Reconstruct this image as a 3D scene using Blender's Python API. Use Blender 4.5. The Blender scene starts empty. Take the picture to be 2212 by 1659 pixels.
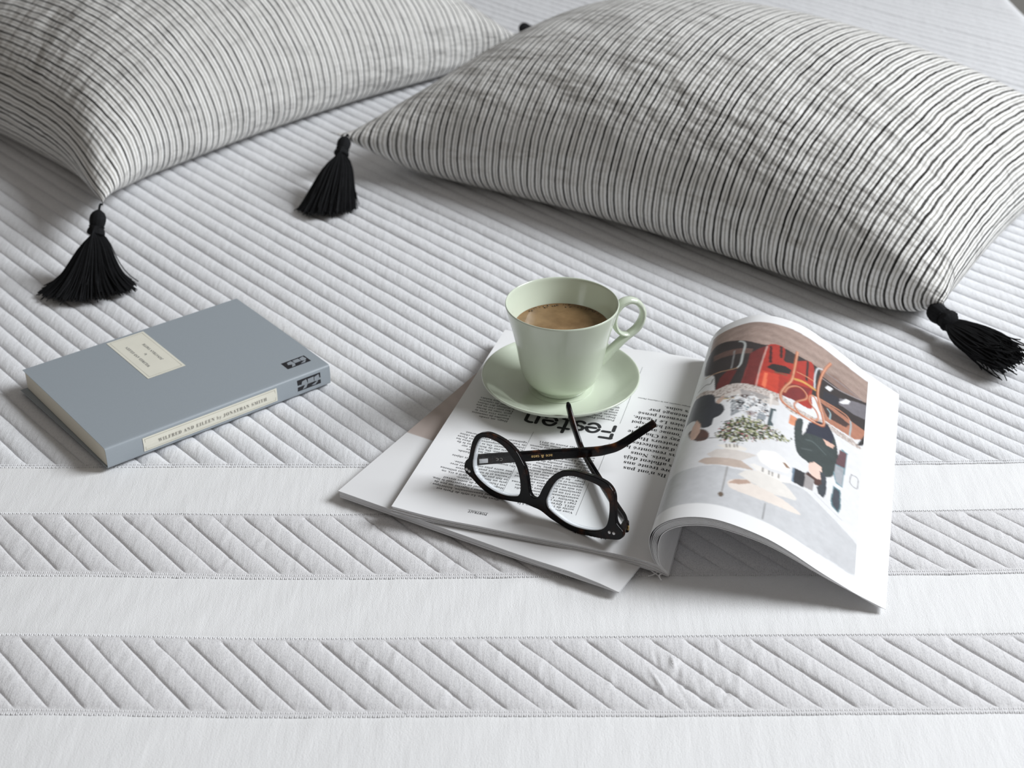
import bpy, bmesh, math, random
import numpy as np

random.seed(7)
RNG = np.random.default_rng(11)
SC = bpy.context.scene
COL = SC.collection

# ------------------------------------------------------------------ camera
cam_d = bpy.data.cameras.new('camera')
cam_d.sensor_fit = 'HORIZONTAL'
cam_d.sensor_width = 17.3
cam_d.lens = 25.0
cam_d.clip_start = 0.02
cam_d.dof.use_dof = True
cam_d.dof.focus_distance = 1.035
cam_d.dof.aperture_fstop = 4.8
cam = bpy.data.objects.new('camera', cam_d)
cam.location = (0.0, 0.0, 0.62)
cam.rotation_euler = (math.radians(90 - 31.0), 0, 0)
COL.objects.link(cam)
SC.camera = cam

# ------------------------------------------------------------------ light
world = bpy.data.worlds.new('world')
SC.world = world
world.use_nodes = True
wb = world.node_tree.nodes['Background']
wb.inputs['Color'].default_value = (1.0, 0.935, 0.865, 1)
wb.inputs['Strength'].default_value = 0.17


def area_light(name, loc, target, sx, sy, power, color):
    d = bpy.data.lights.new(name, 'AREA')
    d.shape = 'RECTANGLE'
    d.size = sx
    d.size_y = sy
    d.energy = power
    d.color = color
    o = bpy.data.objects.new(name, d)
    o.location = loc
    v = np.array(target) - np.array(loc)
    from mathutils import Vector
    o.rotation_euler = Vector(v).to_track_quat('-Z', 'Y').to_euler()
    COL.objects.link(o)
    return o


area_light('window_light', (2.35, 1.05, 2.00), (-1.2, -0.10, 0.0), 1.3, 1.3, 112.0, (0.93, 0.965, 1.0))

vs = SC.view_settings
vs.view_transform = 'Standard'
vs.look = 'None'
vs.gamma = 1.0
vs.exposure = 0.12
vs.use_curve_mapping = False


# ------------------------------------------------------------------ helpers
def mesh_from(name, verts, faces, smooth=True, sharp=True):
    me = bpy.data.meshes.new(name)
    me.from_pydata(np.asarray(verts, dtype=np.float32), [], faces)
    me.update()
    if smooth:
        me.polygons.foreach_set('use_smooth', np.ones(len(me.polygons), dtype=bool))
        if sharp:
            me.set_sharp_from_angle(angle=math.radians(42))
    return me


class Thing:
    """An Empty at the base of a thing; its parts are meshes given in world coordinates."""

    def __init__(self, name, label, category, base, group=None):
        self.base = np.asarray(base, float)
        self.o = bpy.data.objects.new(name, None)
        self.o.empty_display_size = 0.02
        self.o.location = base
        self.o['label'] = label
        self.o['category'] = category
        if group:
            self.o['group'] = group
        COL.objects.link(self.o)

    def part(self, name, verts, faces, mats, parent=None, smooth=True, label=None, kind=None, world=True):
        v = np.asarray(verts, float)
        if world:
            v = v - self.base
        me = mesh_from(name, v, faces, smooth)
        return self.add(name, me, mats, parent, label, kind)

    def add(self, name, me, mats, parent=None, label=None, kind=None):
        for m in (mats if isinstance(mats, (list, tuple)) else [mats]):
            me.materials.append(m)
        o = bpy.data.objects.new(name, me)
        COL.objects.link(o)
        o.parent = parent if parent is not None else self.o
        if label:
            o['label'] = label
        if kind:
            o['kind'] = kind
        return o


def structure(name, verts, faces, mat, label=None):
    me = mesh_from(name, verts, faces, False)
    me.materials.append(mat)
    o = bpy.data.objects.new(name, me)
    o['kind'] = 'structure'
    if label:
        o['label'] = label
    COL.objects.link(o)
    return o


def box_vf(x0, x1, y0, y1, z0, z1):
    v = [(x, y, z) for z in (z0, z1) for y in (y0, y1) for x in (x0, x1)]
    f = [(0, 2, 3, 1), (4, 5, 7, 6), (0, 1, 5, 4), (1, 3, 7, 5), (3, 2, 6, 7), (2, 0, 4, 6)]
    return np.array(v, float), f


def bevel_box(x0, x1, y0, y1, z0, z1, r, seg=3):
    bm = bmesh.new()
    bmesh.ops.create_cube(bm, size=1.0)
    for v in bm.verts:
        v.co.x = x0 if v.co.x < 0 else x1
        v.co.y = y0 if v.co.y < 0 else y1
        v.co.z = z0 if v.co.z < 0 else z1
    bmesh.ops.bevel(bm, geom=bm.edges[:], offset=r, segments=seg, profile=0.5, affect='EDGES')
    v = np.array([q.co[:] for q in bm.verts])
    bm.verts.index_update()
    f = [[q.index for q in p.verts] for p in bm.faces]
    bm.free()
    return v, f


def grid_faces(n, m, off=0, flip=False):
    i, j = np.meshgrid(np.arange(n - 1), np.arange(m - 1), indexing='ij')
    a = (i * m + j).ravel() + off
    f = np.stack([a, a + m, a + m + 1, a + 1], 1)
    return f[:, ::-1] if flip else f


def sheet_vf(P, t):
    """Closed thin slab over a grid of points P (n,m,3), thickness t downwards along the local normal."""
    n, m = P.shape[:2]
    du = np.gradient(P, axis=0)
    dv = np.gradient(P, axis=1)
    N = np.cross(du, dv)
    N /= np.linalg.norm(N, axis=-1, keepdims=True) + 1e-12
    V = np.vstack([P.reshape(-1, 3), (P - N * t).reshape(-1, 3)])
    k = n * m
    F = [grid_faces(n, m), grid_faces(n, m, k, True)]
    def rim(idx, rev):
        a, b = idx[:-1], idx[1:]
        q = np.stack([a, b, b + k, a + k], 1)
        return q[:, ::-1] if rev else q
    I = np.arange(k).reshape(n, m)
    F += [rim(I[0], False), rim(I[-1], True), rim(I[:, 0], True), rim(I[:, -1], False)]
    return V, np.vstack(F)


def lathe_vf(prof, centre, n=96, close=True):
    prof = np.asarray(prof, float)
    a = np.linspace(0, 2 * math.pi, n, endpoint=False)
    V = np.stack([np.outer(prof[:, 0], np.cos(a)) + centre[0], np.outer(prof[:, 0], np.sin(a)) + centre[1],
                  np.repeat(prof[:, 1][:, None], n, 1) + centre[2]], -1)
    k = len(prof)
    F = []
    for i in range(k - 1):
        for j in range(n):
            jj = (j + 1) % n
            F.append((i * n + j, i * n + jj, (i + 1) * n + jj, (i + 1) * n + j))
    if close:
        F.append(tuple(range(n))[::-1])
        F.append(tuple((k - 1) * n + j for j in range(n)))
    return V.reshape(-1, 3), F


def catmull(P, per=12, closed=False):
    P = np.asarray(P, float)
    Q = np.vstack([P[-1:], P, P[:2]]) if closed else np.vstack([2 * P[0] - P[1], P, 2 * P[-1] - P[-2]])
    out = []
    for i in range(1, len(Q) - 2):
        t = np.linspace(0, 1, per, endpoint=False)[:, None]
        a, b, c, d = Q[i - 1], Q[i], Q[i + 1], Q[i + 2]
        out.append(.5 * (2 * b + (c - a) * t + (2 * a - 5 * b + 4 * c - d) * t * t + (3 * b - a - 3 * c + d) * t ** 3))
    if not closed:
        out.append(P[-1:])
    return np.vstack(out)


def sweep_vf(path, ups, hw, hh, n=12, power=2.6, cap=True):
    """Super-elliptic section swept along path; hw across, hh along 'ups'."""
    path = np.asarray(path, float)
    k = len(path)
    T = np.gradient(path, axis=0)
    T /= np.linalg.norm(T, axis=1, keepdims=True)
    U = np.broadcast_to(np.asarray(ups, float), (k, 3)).copy()
    U -= T * (U * T).sum(1, keepdims=True)
    U /= np.linalg.norm(U, axis=1, keepdims=True)
    S = np.cross(T, U)
    hw = np.broadcast_to(hw, k)
    hh = np.broadcast_to(hh, k)
    a = np.linspace(0, 2 * math.pi, n, endpoint=False)
    ca = np.sign(np.cos(a)) * np.abs(np.cos(a)) ** (2 / power)
    sa = np.sign(np.sin(a)) * np.abs(np.sin(a)) ** (2 / power)
    V = path[:, None] + S[:, None] * (hw[:, None] * ca)[..., None] + U[:, None] * (hh[:, None] * sa)[..., None]
    F = []
    for i in range(k - 1):
        for j in range(n):
            jj = (j + 1) % n
            F.append((i * n + j, i * n + jj, (i + 1) * n + jj, (i + 1) * n + j))
    if cap:
        F.append(tuple(range(n))[::-1])
        F.append(tuple((k - 1) * n + j for j in range(n)))
    return V.reshape(-1, 3), F


def lerp_profile(x, xs, ys):
    return np.interp(x, xs, ys)


# ------------------------------------------------------------------ materials
def srgb(r, g, b):
    f = lambda c: c / 12.92 if c <= 0.04045 else ((c + 0.055) / 1.055) ** 2.4
    return (f(r / 255), f(g / 255), f(b / 255))


class NT:
    def __init__(self, name):
        self.m = bpy.data.materials.new(name)
        self.m.use_nodes = True
        self.t = self.m.node_tree
        self.b = self.t.nodes['Principled BSDF']

    def n(self, kind, **kw):
        nd = self.t.nodes.new(kind)
        for k, v in kw.items():
            if hasattr(nd, k):
                setattr(nd, k, v)
            else:
                nd.inputs[k].default_value = v
        return nd

    def l(self, a, b):
        self.t.links.new(a, b)

    def coords(self, scale=(1, 1, 1), rot=(0, 0, 0), which='Object'):
        tc = self.n('ShaderNodeTexCoord')
        mp = self.n('ShaderNodeMapping')
        mp.inputs['Scale'].default_value = scale
        mp.inputs['Rotation'].default_value = rot
        self.l(tc.outputs[which], mp.inputs['Vector'])
        return mp.outputs['Vector']

    def noise(self, vec, scale, detail=3, rough=0.55):
        nd = self.n('ShaderNodeTexNoise')
        nd.inputs['Scale'].default_value = scale
        nd.inputs['Detail'].default_value = detail
        nd.inputs['Roughness'].default_value = rough
        if vec is not None:
            self.l(vec, nd.inputs['Vector'])
        return nd.outputs['Fac']

    def ramp(self, fac, stops, mode='LINEAR'):
        nd = self.n('ShaderNodeValToRGB')
        cr = nd.color_ramp
        cr.interpolation = mode
        while len(cr.elements) > 1:
            cr.elements.remove(cr.elements[-1])
        cr.elements[0].position = stops[0][0]
        cr.elements[0].color = (*stops[0][1], 1)
        for p, c in stops[1:]:
            e = cr.elements.new(p)
            e.color = (*c, 1)
        self.l(fac, nd.inputs['Fac'])
        return nd.outputs['Color']

    def mix(self, fac, a, b, blend='MIX'):
        nd = self.n('ShaderNodeMix')
        nd.data_type = 'RGBA'
        nd.blend_type = blend
        if hasattr(fac, 'links'):
            self.l(fac, nd.inputs[0])
        else:
            nd.inputs[0].default_value = fac
        for s, q in ((a, nd.inputs[6]), (b, nd.inputs[7])):
            if hasattr(s, 'links'):
                self.l(s, q)
            else:
                q.default_value = (*s, 1)
        return nd.outputs[2]

    def math(self, op, a, b=None):
        nd = self.n('ShaderNodeMath')
        nd.operation = op
        for s, q in ((a, nd.inputs[0]), (b, nd.inputs[1])):
            if s is None:
                continue
            if hasattr(s, 'links'):
                self.l(s, q)
            else:
                q.default_value = s
        return nd.outputs[0]

    def bump(self, height, dist, strength=1.0, prev=None):
        nd = self.n('ShaderNodeBump')
        nd.inputs['Distance'].default_value = dist
        nd.inputs['Strength'].default_value = strength
        self.l(height, nd.inputs['Height'])
        if prev is not None:
            self.l(prev, nd.inputs['Normal'])
        return nd.outputs['Normal']

    def done(self, color=None, rough=0.5, spec=0.5, normal=None, **kw):
        i = self.b.inputs
        if color is not None:
            if hasattr(color, 'links'):
                self.l(color, i['Base Color'])
            else:
                i['Base Color'].default_value = (*color, 1)
        if hasattr(rough, 'links'):
            self.l(rough, i['Roughness'])
        else:
            i['Roughness'].default_value = rough
        i['Specular IOR Level'].default_value = spec
        if normal is not None:
            self.l(normal, i['Normal'])
        for k, v in kw.items():
            i[k.replace('_', ' ')].default_value = v
        return self.m


def plain(name, color, rough=0.5, spec=0.5, var=0.06, scale=60.0, bump=0.0, bscale=400.0, **kw):
    t = NT(name)
    v = t.coords()
    c0 = tuple(x * (1 - var) for x in color)
    c1 = tuple(min(1, x * (1 + var)) for x in color)
    c = t.ramp(t.noise(v, scale), [(0.3, c0), (0.7, c1)])
    nrm = t.bump(t.noise(v, bscale), bump) if bump else None
    return t.done(c, rough, spec, nrm, **kw)


def knit(name, base, fleck, wr_dist, fleck_scale=700.0, fleck_amt=0.5):
    t = NT(name)
    v = t.coords()
    f = t.noise(t.coords((1.0, 0.55, 1.0), (0, 0, 0.5)), fleck_scale, 2, 0.7)
    c = t.ramp(f, [(0.30, fleck), (0.52, base), (1.0, base)])
    c = t.mix(fleck_amt, base, c)
    big = t.noise(v, 9.0, 2)
    c = t.mix(t.math('MULTIPLY', big, 0.10), c, tuple(x * 0.86 for x in base))
    streak = t.noise(t.coords((1.0, 0.17, 1.0), (0, 0, -0.22)), 190.0, 3, 0.6)
    n1 = t.bump(streak, wr_dist)
    wv = t.noise(v, 1500.0, 1)
    n2 = t.bump(wv, 0.00025, 1.0, n1)
    return t.done(c, 0.92, 0.15, n2, Sheen_Weight=0.15, Sheen_Roughness=0.5)


M = {}
M['quilt'] = knit('quilted_knit', (0.80, 0.805, 0.825), (0.60, 0.60, 0.62), 0.0008)
M['quilt_band'] = knit('quilted_band_knit', (0.77, 0.762, 0.772), (0.50, 0.495, 0.52), 0.0006, 1300.0, 0.7)
M['plain_band'] = knit('plain_band_knit', (0.865, 0.865, 0.87), (0.78, 0.78, 0.79), 0.00035, 900.0, 0.3)
M['stitch'] = plain('stitch_thread', (0.82, 0.82, 0.83), 0.9, 0.2)
M['border'] = plain('border_fabric', (0.55, 0.55, 0.56), 0.9, 0.2, bump=0.0004)
M['base'] = plain('bed_base_fabric', (0.12, 0.115, 0.11), 0.9, 0.2, bump=0.0004)
M['wood_leg'] = plain('leg_wood', (0.20, 0.12, 0.07), 0.5)

# ------------------------------------------------------------------ the setting
t = NT('floor_wood')
v = t.coords((1, 9, 1))
c = t.ramp(t.noise(v, 3.0, 5), [(0.3, (0.055, 0.045, 0.032)), (0.7, (0.11, 0.09, 0.066))])
M['floor'] = t.done(c, 0.45, 0.4)
M['wall'] = plain('wall_paint', (0.36, 0.35, 0.33), 0.9, 0.2, var=0.02, scale=4)
v, f = box_vf(-3.0, 3.2, -1.5, 2.5, -0.62, -0.57)
structure('floor', v, f, M['floor'], 'dark brown wooden floor beyond the bed')
v, f = box_vf(-3.0, 3.2, 2.50, 2.60, -0.62, 2.1)
structure('wall_back', v, f, M['wall'], 'plain grey-beige wall at the head of the bed')

# ------------------------------------------------------------------ bed base and mattress
bed = Thing('bed_base', 'dark upholstered bed base under the pale mattress', 'bed base', (0, 1.36, -0.57))
v, f = bevel_box(-0.79, 0.725, 0.42, 2.34, -0.46, -0.232, 0.02)
bed.part('frame', v, f, M['base'])
v, f = bevel_box(-0.80, 0.735, 2.385, 2.455, -0.568, 0.50, 0.02)
bed.part('added_headboard', v, f, M['base'])  # unseen headboard, added to keep fill light off the far end of the bed
for x in (-0.62, 0.62):
    for y in (0.52, 2.24):
        v, f = lathe_vf([(0.020, 0.0), (0.028, 0.112)], (x, y, -0.57), 20)
        bed.part('leg', v, f, M['wood_leg'])

mat = Thing('mattress', 'pale mattress with diagonal quilting and plain white cross bands', 'mattress', (0, 1.36, -0.23))
XL, XR = -0.80, 0.735
v, f = bevel_box(XL - 0.002, XR + 0.002, 0.40, 2.36, -0.23, -0.0075, 0.035, 5)
mat.part('side_border', v, f, M['border'])

KSL = 0.885                                     # the seams run at about 48 degrees to the bands


def warp(X, Y):
    return Y + 0.045 * np.clip(X, 0, None) ** 2


def edge_round(X):
    """the top falls away over the long edges of the mattress"""
    d = np.minimum(X - XL, XR - X)
    return -0.026 * (1 - np.clip(d / 0.035, 0, 1)) ** 2.2 - 0.0010


def soft_noise(X, Y, seed, wl):
    r = np.random.default_rng(seed)
    out = np.zeros_like(X)
    for _ in range(7):
        a = r.uniform(0, 2 * math.pi)
        k = 2 * math.pi / (wl * r.uniform(0.6, 1.6))
        out += np.sin((X * math.cos(a) + Y * math.sin(a)) * k + r.uniform(0, 6.28))
    return out / 3.0


def quilted(name, y0, y1, pitch, through, depth, nseg, dy, hem0, hem1, material, label, soft, creases=()):
    """Panel between two straight hems; channels cut by diagonal seams, each a real groove."""
    s0 = (through[0] + KSL * through[1])
    smin, smax = XL + KSL * y0, XR + KSL * y1
    k0 = math.floor((smin - s0) / pitch)
    k1 = math.ceil((smax - s0) / pitch)
    fr = np.concatenate([[0.0, 0.022, 0.055], np.linspace(0.11, 0.89, nseg - 5), [0.945, 0.978]])
    S = s0 + pitch * (np.arange(k0, k1)[:, None] + fr[None]).ravel()
    FR = np.tile(fr, k1 - k0)
    CH = np.repeat(np.arange(k0, k1), len(fr))
    Y = np.concatenate([[y0, y0 + 0.0012], np.arange(y0 + dy, y1 - dy * 0.5, dy), [y1 - 0.0012, y1]])
    SS, YY = np.meshgrid(S, Y, indexing='ij')
    # seams wander a little
    wob = 0.00045 * np.sin(YY * 61 + CH[:, None] * 1.7) + 0.0003 * np.sin(YY * 173 + CH[:, None] * 2.9)
    XX = np.clip(SS + wob - KSL * YY, XL, XR)
    prof = soft * (1 - np.abs(2 * FR - 1) ** 2.2) + (1 - soft) * (1 - np.abs(2 * FR - 1) ** 14)
    prof = prof[:, None] * np.ones_like(YY)
    r = np.random.default_rng(5)
    amp = 0.85 + 0.3 * r.random(k1 - k0)
    prof *= amp[(CH - k0)][:, None]
    # puckers that cross the channels
    puck = np.sin(XX * 520 + 3 * np.sin(YY * 40 + CH[:, None])) * np.sin(YY * 95 + CH[:, None] * 2.3)
    prof = prof * (1 + 0.04 * puck)
    fade = np.ones_like(YY)
    if hem0:
        fade *= np.clip((YY - y0 - hem0) / 0.004, 0, 1)
    if hem1:
        fade *= np.clip((y1 - hem1 - YY) / 0.003, 0, 1)
    Z = -depth + depth * (prof * fade + (1 - fade) * 0.62)
    Z += 0.0012 * soft_noise(XX, YY, 3, 0.35) + edge_round(XX)
    for cx, cy, ang, ln, wd, am in creases:      # small sharp pinches in the cloth
        m = (np.abs(XX - cx) < ln * 2) & (np.abs(YY - cy) < ln * 2)
        a_ = (XX[m] - cx) * math.cos(ang) + (YY[m] - cy) * math.sin(ang)
        b_ = (YY[m] - cy) * math.cos(ang) - (XX[m] - cx) * math.sin(ang)
        Z[m] += fade[m] * am * np.exp(-(a_ / ln) ** 2 - (b_ / wd) ** 2)
    Z[:, 0] -= 0.0005
    Z[:, -1] -= 0.0005
    V = np.stack([XX, warp(XX, YY), Z], -1)
    n, m = XX.shape
    F = grid_faces(n, m)
    x = XX.ravel()
    keep = (np.ptp(x[F], axis=1) > 1e-5)
    F = F[keep]
    used = np.unique(F)
    re = -np.ones(n * m, int)
    re[used] = np.arange(len(used))
    mat.part(name, V.reshape(-1, 3)[used], re[F], material, label=label)


def plain_band(y0, y1, dy=0.006):
    X = np.linspace(XL, XR, 300)
    Y = np.concatenate([[y0], np.arange(y0 + 0.001, y1 - 0.001, dy), [y1 - 0.001, y1]])
    XX, YY = np.meshgrid(X, Y, indexing='ij')
    Z = -0.0008 + 0.0012 * soft_noise(XX, YY, 3, 0.35) + edge_round(XX) + 0.00022 * soft_noise(XX * 2.2, YY * 0.6, 9, 0.022)
    Z[:, 0] -= 0.0005
    Z[:, -1] -= 0.0005
    V = np.stack([XX, warp(XX, YY), Z], -1)
    mat.part('plain_band', V.reshape(-1, 3), grid_faces(*XX.shape), M['plain_band'], label='smooth white cross band of the cover')


def pinches(seed, y0, y1, n, cluster=None):
    r = np.random.default_rng(seed)
    out = [(r.uniform(-0.42, 0.45), r.uniform(y0 + 0.012, y1 - 0.010), math.radians(r.normal(72, 9)), r.uniform(0.004, 0.008), r.uniform(0.0009, 0.0014), r.choice([1, 1, -0.8]) * r.uniform(0.0004, 0.0009)) for _ in range(n)]
    if cluster:
        out += [(r.normal(cluster[0], cluster[1]), r.uniform(y0 + 0.008, y1 - 0.006), math.radians(r.normal(78, 16)), r.uniform(0.005, 0.011), r.uniform(0.0010, 0.0018), r.choice([1, -1]) * r.uniform(0.0006, 0.0011)) for _ in range(26)]
    return out


Y0, Y1, Y2, Y3, Y4 = 0.9145, 0.8564, 0.7835, 0.7235, 0.6515
quilted('quilted_panel', Y0, 2.355, 0.02150, (-0.1892, 0.9173), 0.0028, 13, 0.0065, 0.004, 0, M['quilt'], 'large diagonally quilted field of the cover', 0.66)
plain_band(Y1, Y0)
quilted('quilted_band', Y2, Y1, 0.02140, (-0.2621, 0.7880), 0.0020, 22, 0.0016, 0.0045, 0.003, M['quilt_band'], 'diagonally quilted cross band', 0.5, pinches(4, Y2, Y1, 70))
plain_band(Y3, Y2)
quilted('quilted_band', Y4, Y3, 0.02100, (-0.2327, 0.6553), 0.0020, 22, 0.0016, 0.0045, 0.003, M['quilt_band'], 'diagonally quilted cross band nearest the foot', 0.5, pinches(5, Y4, Y3, 60, (0.125, 0.022)))
plain_band(0.405, Y4)


def stitches(y, length, pitch, half_w, xr=0.50):
    """a row of overlock stitches: hundreds of tiny loops, one mesh"""
    xs = np.arange(-xr, xr, pitch)
    V, F = [], []
    for i, x in enumerate(xs):
        z = 0.0012 * soft_noise(np.array([x]), np.array([y]), 3, 0.35)[0] - 0.0018
        yy = warp(np.array([x]), np.array([y]))[0]
        v, f = box_vf(x - half_w, x + half_w, yy - length / 2, yy + length / 2, z - 0.0006, z + 0.00034)
        v[4:, 0] = x + (v[4:, 0] - x) * 0.5
        v[:, 0] += (v[:, 1] - yy) * 0.25 * (1 if i % 2 else -1)
        F += [tuple(k + len(V) * 8 for k in q) for q in f]
        V.append(v)
    mat.part('seam_stitches', np.vstack(V), F, M['stitch'], smooth=False, kind='stuff')


for y in (Y0, Y2, Y4):
    stitches(y + 0.0003, 0.0018, 0.00145, 0.0004)
    stitches(y + 0.0034, 0.0011, 0.00145, 0.00038)
for y in (Y1, Y3):
    stitches(y - 0.0008, 0.0022, 0.00145, 0.0004)

# ------------------------------------------------------------------ cushions
t = NT('striped_linen')
uv = t.n('ShaderNodeUVMap')
uv.uv_map = 'cloth'
sep = t.n('ShaderNodeSeparateXYZ')
t.l(uv.outputs['UV'], sep.inputs[0])
mp = t.n('ShaderNodeMapping')
mp.inputs['Scale'].default_value = (120, 9, 1)
t.l(uv.outputs['UV'], mp.inputs['Vector'])
slub = t.noise(mp.outputs['Vector'], 1.6, 3, 0.6)
mp2 = t.n('ShaderNodeMapping')
mp2.inputs['Scale'].default_value = (30, 30, 1)
t.l(uv.outputs['UV'], mp2.inputs['Vector'])
wob = t.noise(mp2.outputs['Vector'], 1.0, 3)
x = t.math('ADD', sep.outputs['X'], t.math('MULTIPLY', t.math('SUBTRACT', wob, 0.5), 0.0040))
ph = t.math('FRACT', t.math('MULTIPLY', x, 1 / 0.0168))
W0, DK, BG = (0.84, 0.832, 0.815), (0.026, 0.024, 0.021), (0.37, 0.352, 0.32)
col = t.ramp(ph, [(0.0, W0), (0.055, W0), (0.09, DK), (0.195, DK), (0.23, W0), (0.33, W0), (0.36, BG), (0.41, BG), (0.44, W0), (0.51, W0), (0.545, DK), (0.655, DK), (0.69, W0), (0.80, W0), (0.83, BG), (0.89, BG), (0.92, W0), (1.0, W0)])
col = t.mix(t.ramp(slub, [(0.42, (0, 0, 0)), (0.80, (0.6, 0.6, 0.6))]), col, (0.62, 0.61, 0.58))
mp3 = t.n('ShaderNodeMapping')
mp3.inputs['Scale'].default_value = (17, 40, 1)
mp3.inputs['Rotation'].default_value = (0, 0, 0.25)
t.l(uv.outputs['UV'], mp3.inputs['Vector'])
cr1 = t.noise(mp3.outputs['Vector'], 1.0, 3, 0.5)
mp4 = t.n('ShaderNodeMapping')
mp4.inputs['Scale'].default_value = (9, 15, 1)
mp4.inputs['Rotation'].default_value = (0, 0, -0.5)
t.l(uv.outputs['UV'], mp4.inputs['Vector'])
n0 = t.bump(t.noise(mp4.outputs['Vector'], 1.0, 2, 0.5), 0.015, 0.8)
n1 = t.bump(cr1, 0.013, 0.8, n0)
weave = t.noise(uv.outputs['UV'], 1400.0, 1)
n2 = t.bump(weave, 0.0003, 1.0, n1)
M['linen'] = t.done(col, 0.9, 0.15, n2, Sheen_Weight=0.1)
M['tassel'] = plain('black_cotton', (0.0065, 0.0068, 0.008), 0.85, 0.25, var=0.3, scale=300)


def cushion_shape(Lx, Ly, h, fill, steps, iters, seed, corner_z):
    """Two cloth sheets sewn along their edges and inflated, resting on the bed (position based cloth)."""
    rng = np.random.default_rng(seed)
    nu = int(round(Lx / h)) + 1
    nv = int(round(Ly / h)) + 1
    hu, hv = Lx / (nu - 1), Ly / (nv - 1)
    U, V = np.meshgrid(np.linspace(-Lx / 2, Lx / 2, nu), np.linspace(-Ly / 2, Ly / 2, nv), indexing='ij')
    b = (1 - (2 * U / Lx) ** 2) * (1 - (2 * V / Ly) ** 2)
    X = np.zeros((2, nu, nv, 3))
    X[..., 0] = U
    X[..., 1] = V
    X[0, ..., 2] = 0.08 + 0.06 * b
    X[1, ..., 2] = 0.08 - 0.06 * b
    X[:, 1:-1, 1:-1] += rng.normal(0, 0.0012, (2, nu - 2, nv - 2, 3))
    vel = np.zeros_like(X)
    w, l = min(Lx, Ly), max(Lx, Ly)
    vol_t = fill * w ** 3 * (l / (math.pi * w) - 0.142 * (1 - 10 ** (-l / w)))
    I, J = np.meshgrid(np.arange(nu), np.arange(nv), indexing='ij')
    cons = []
    for du, dv, k in ((1, 0, 1.0), (0, 1, 1.0), (1, 1, 0.4), (1, -1, 0.4), (2, 0, 0.08), (0, 2, 0.08)):
        ok = (I + du < nu) & (J + dv < nv) & (J + dv >= 0)
        par = (I // du) % 2 if du else (J // dv) % 2
        for c in (0, 1):
            m = ok & (par == c)
            cons.append((I[m] * nv + J[m], (I[m] + du) * nv + J[m] + dv, math.hypot(du * hu, dv * hv), k))
    sides = ((0, slice(None)), (-1, slice(None)), (slice(None), 0), (slice(None), -1))
    quads = ((slice(0, -1), slice(0, -1)), (slice(1, None), slice(0, -1)), (slice(1, None), slice(1, None)), (slice(0, -1), slice(1, None)))
    dt = 1 / 60.0
    for st in range(steps):
        vel *= 0.92
        vel[..., 2] -= 9.8 * dt * 0.3
        P0 = X.copy()
        X = X + vel * dt
        tgt = vol_t * (0.5 + 0.5 * min(1, st / (steps * 0.4)))
        for it in range(iters):
            N = np.zeros_like(X)
            vol = 0.0
            for s, sg in ((0, 1), (1, -1)):
                a, bb, c, d = (X[s][q] for q in quads)
                n = np.cross(c - a, d - bb) * 0.5 * sg
                vol += np.sum(n * (a + bb + c + d)) / 12
                for q in quads:
                    N[s][q] += n / 4
            X = X + N * ((tgt - vol) / max(np.sum(N * N), 1e-12) * 0.5)
            Fv = X.reshape(2, nu * nv, 3)
            for a, bb, L, k in cons:
                d = Fv[:, bb] - Fv[:, a]
                ln = np.sqrt((d * d).sum(-1, keepdims=True)) + 1e-9
                e = d * ((ln - L) / ln * 0.5 * k)
                Fv[:, a] += e
                Fv[:, bb] -= e
            X = Fv.reshape(2, nu, nv, 3)
            for q in sides:
                m = 0.5 * (X[0][q] + X[1][q])
                X[0][q] = m
                X[1][q] = m
            X[..., 2] = np.maximum(X[..., 2], 0)
            for (ci, cj), z in corner_z.items():
                X[:, ci, cj, 2] = z
        vel = (X - P0) / dt
        vel[X[..., 2] <= 1e-6] *= 0.3
    return X, U + Lx / 2, V + Ly / 2


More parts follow.
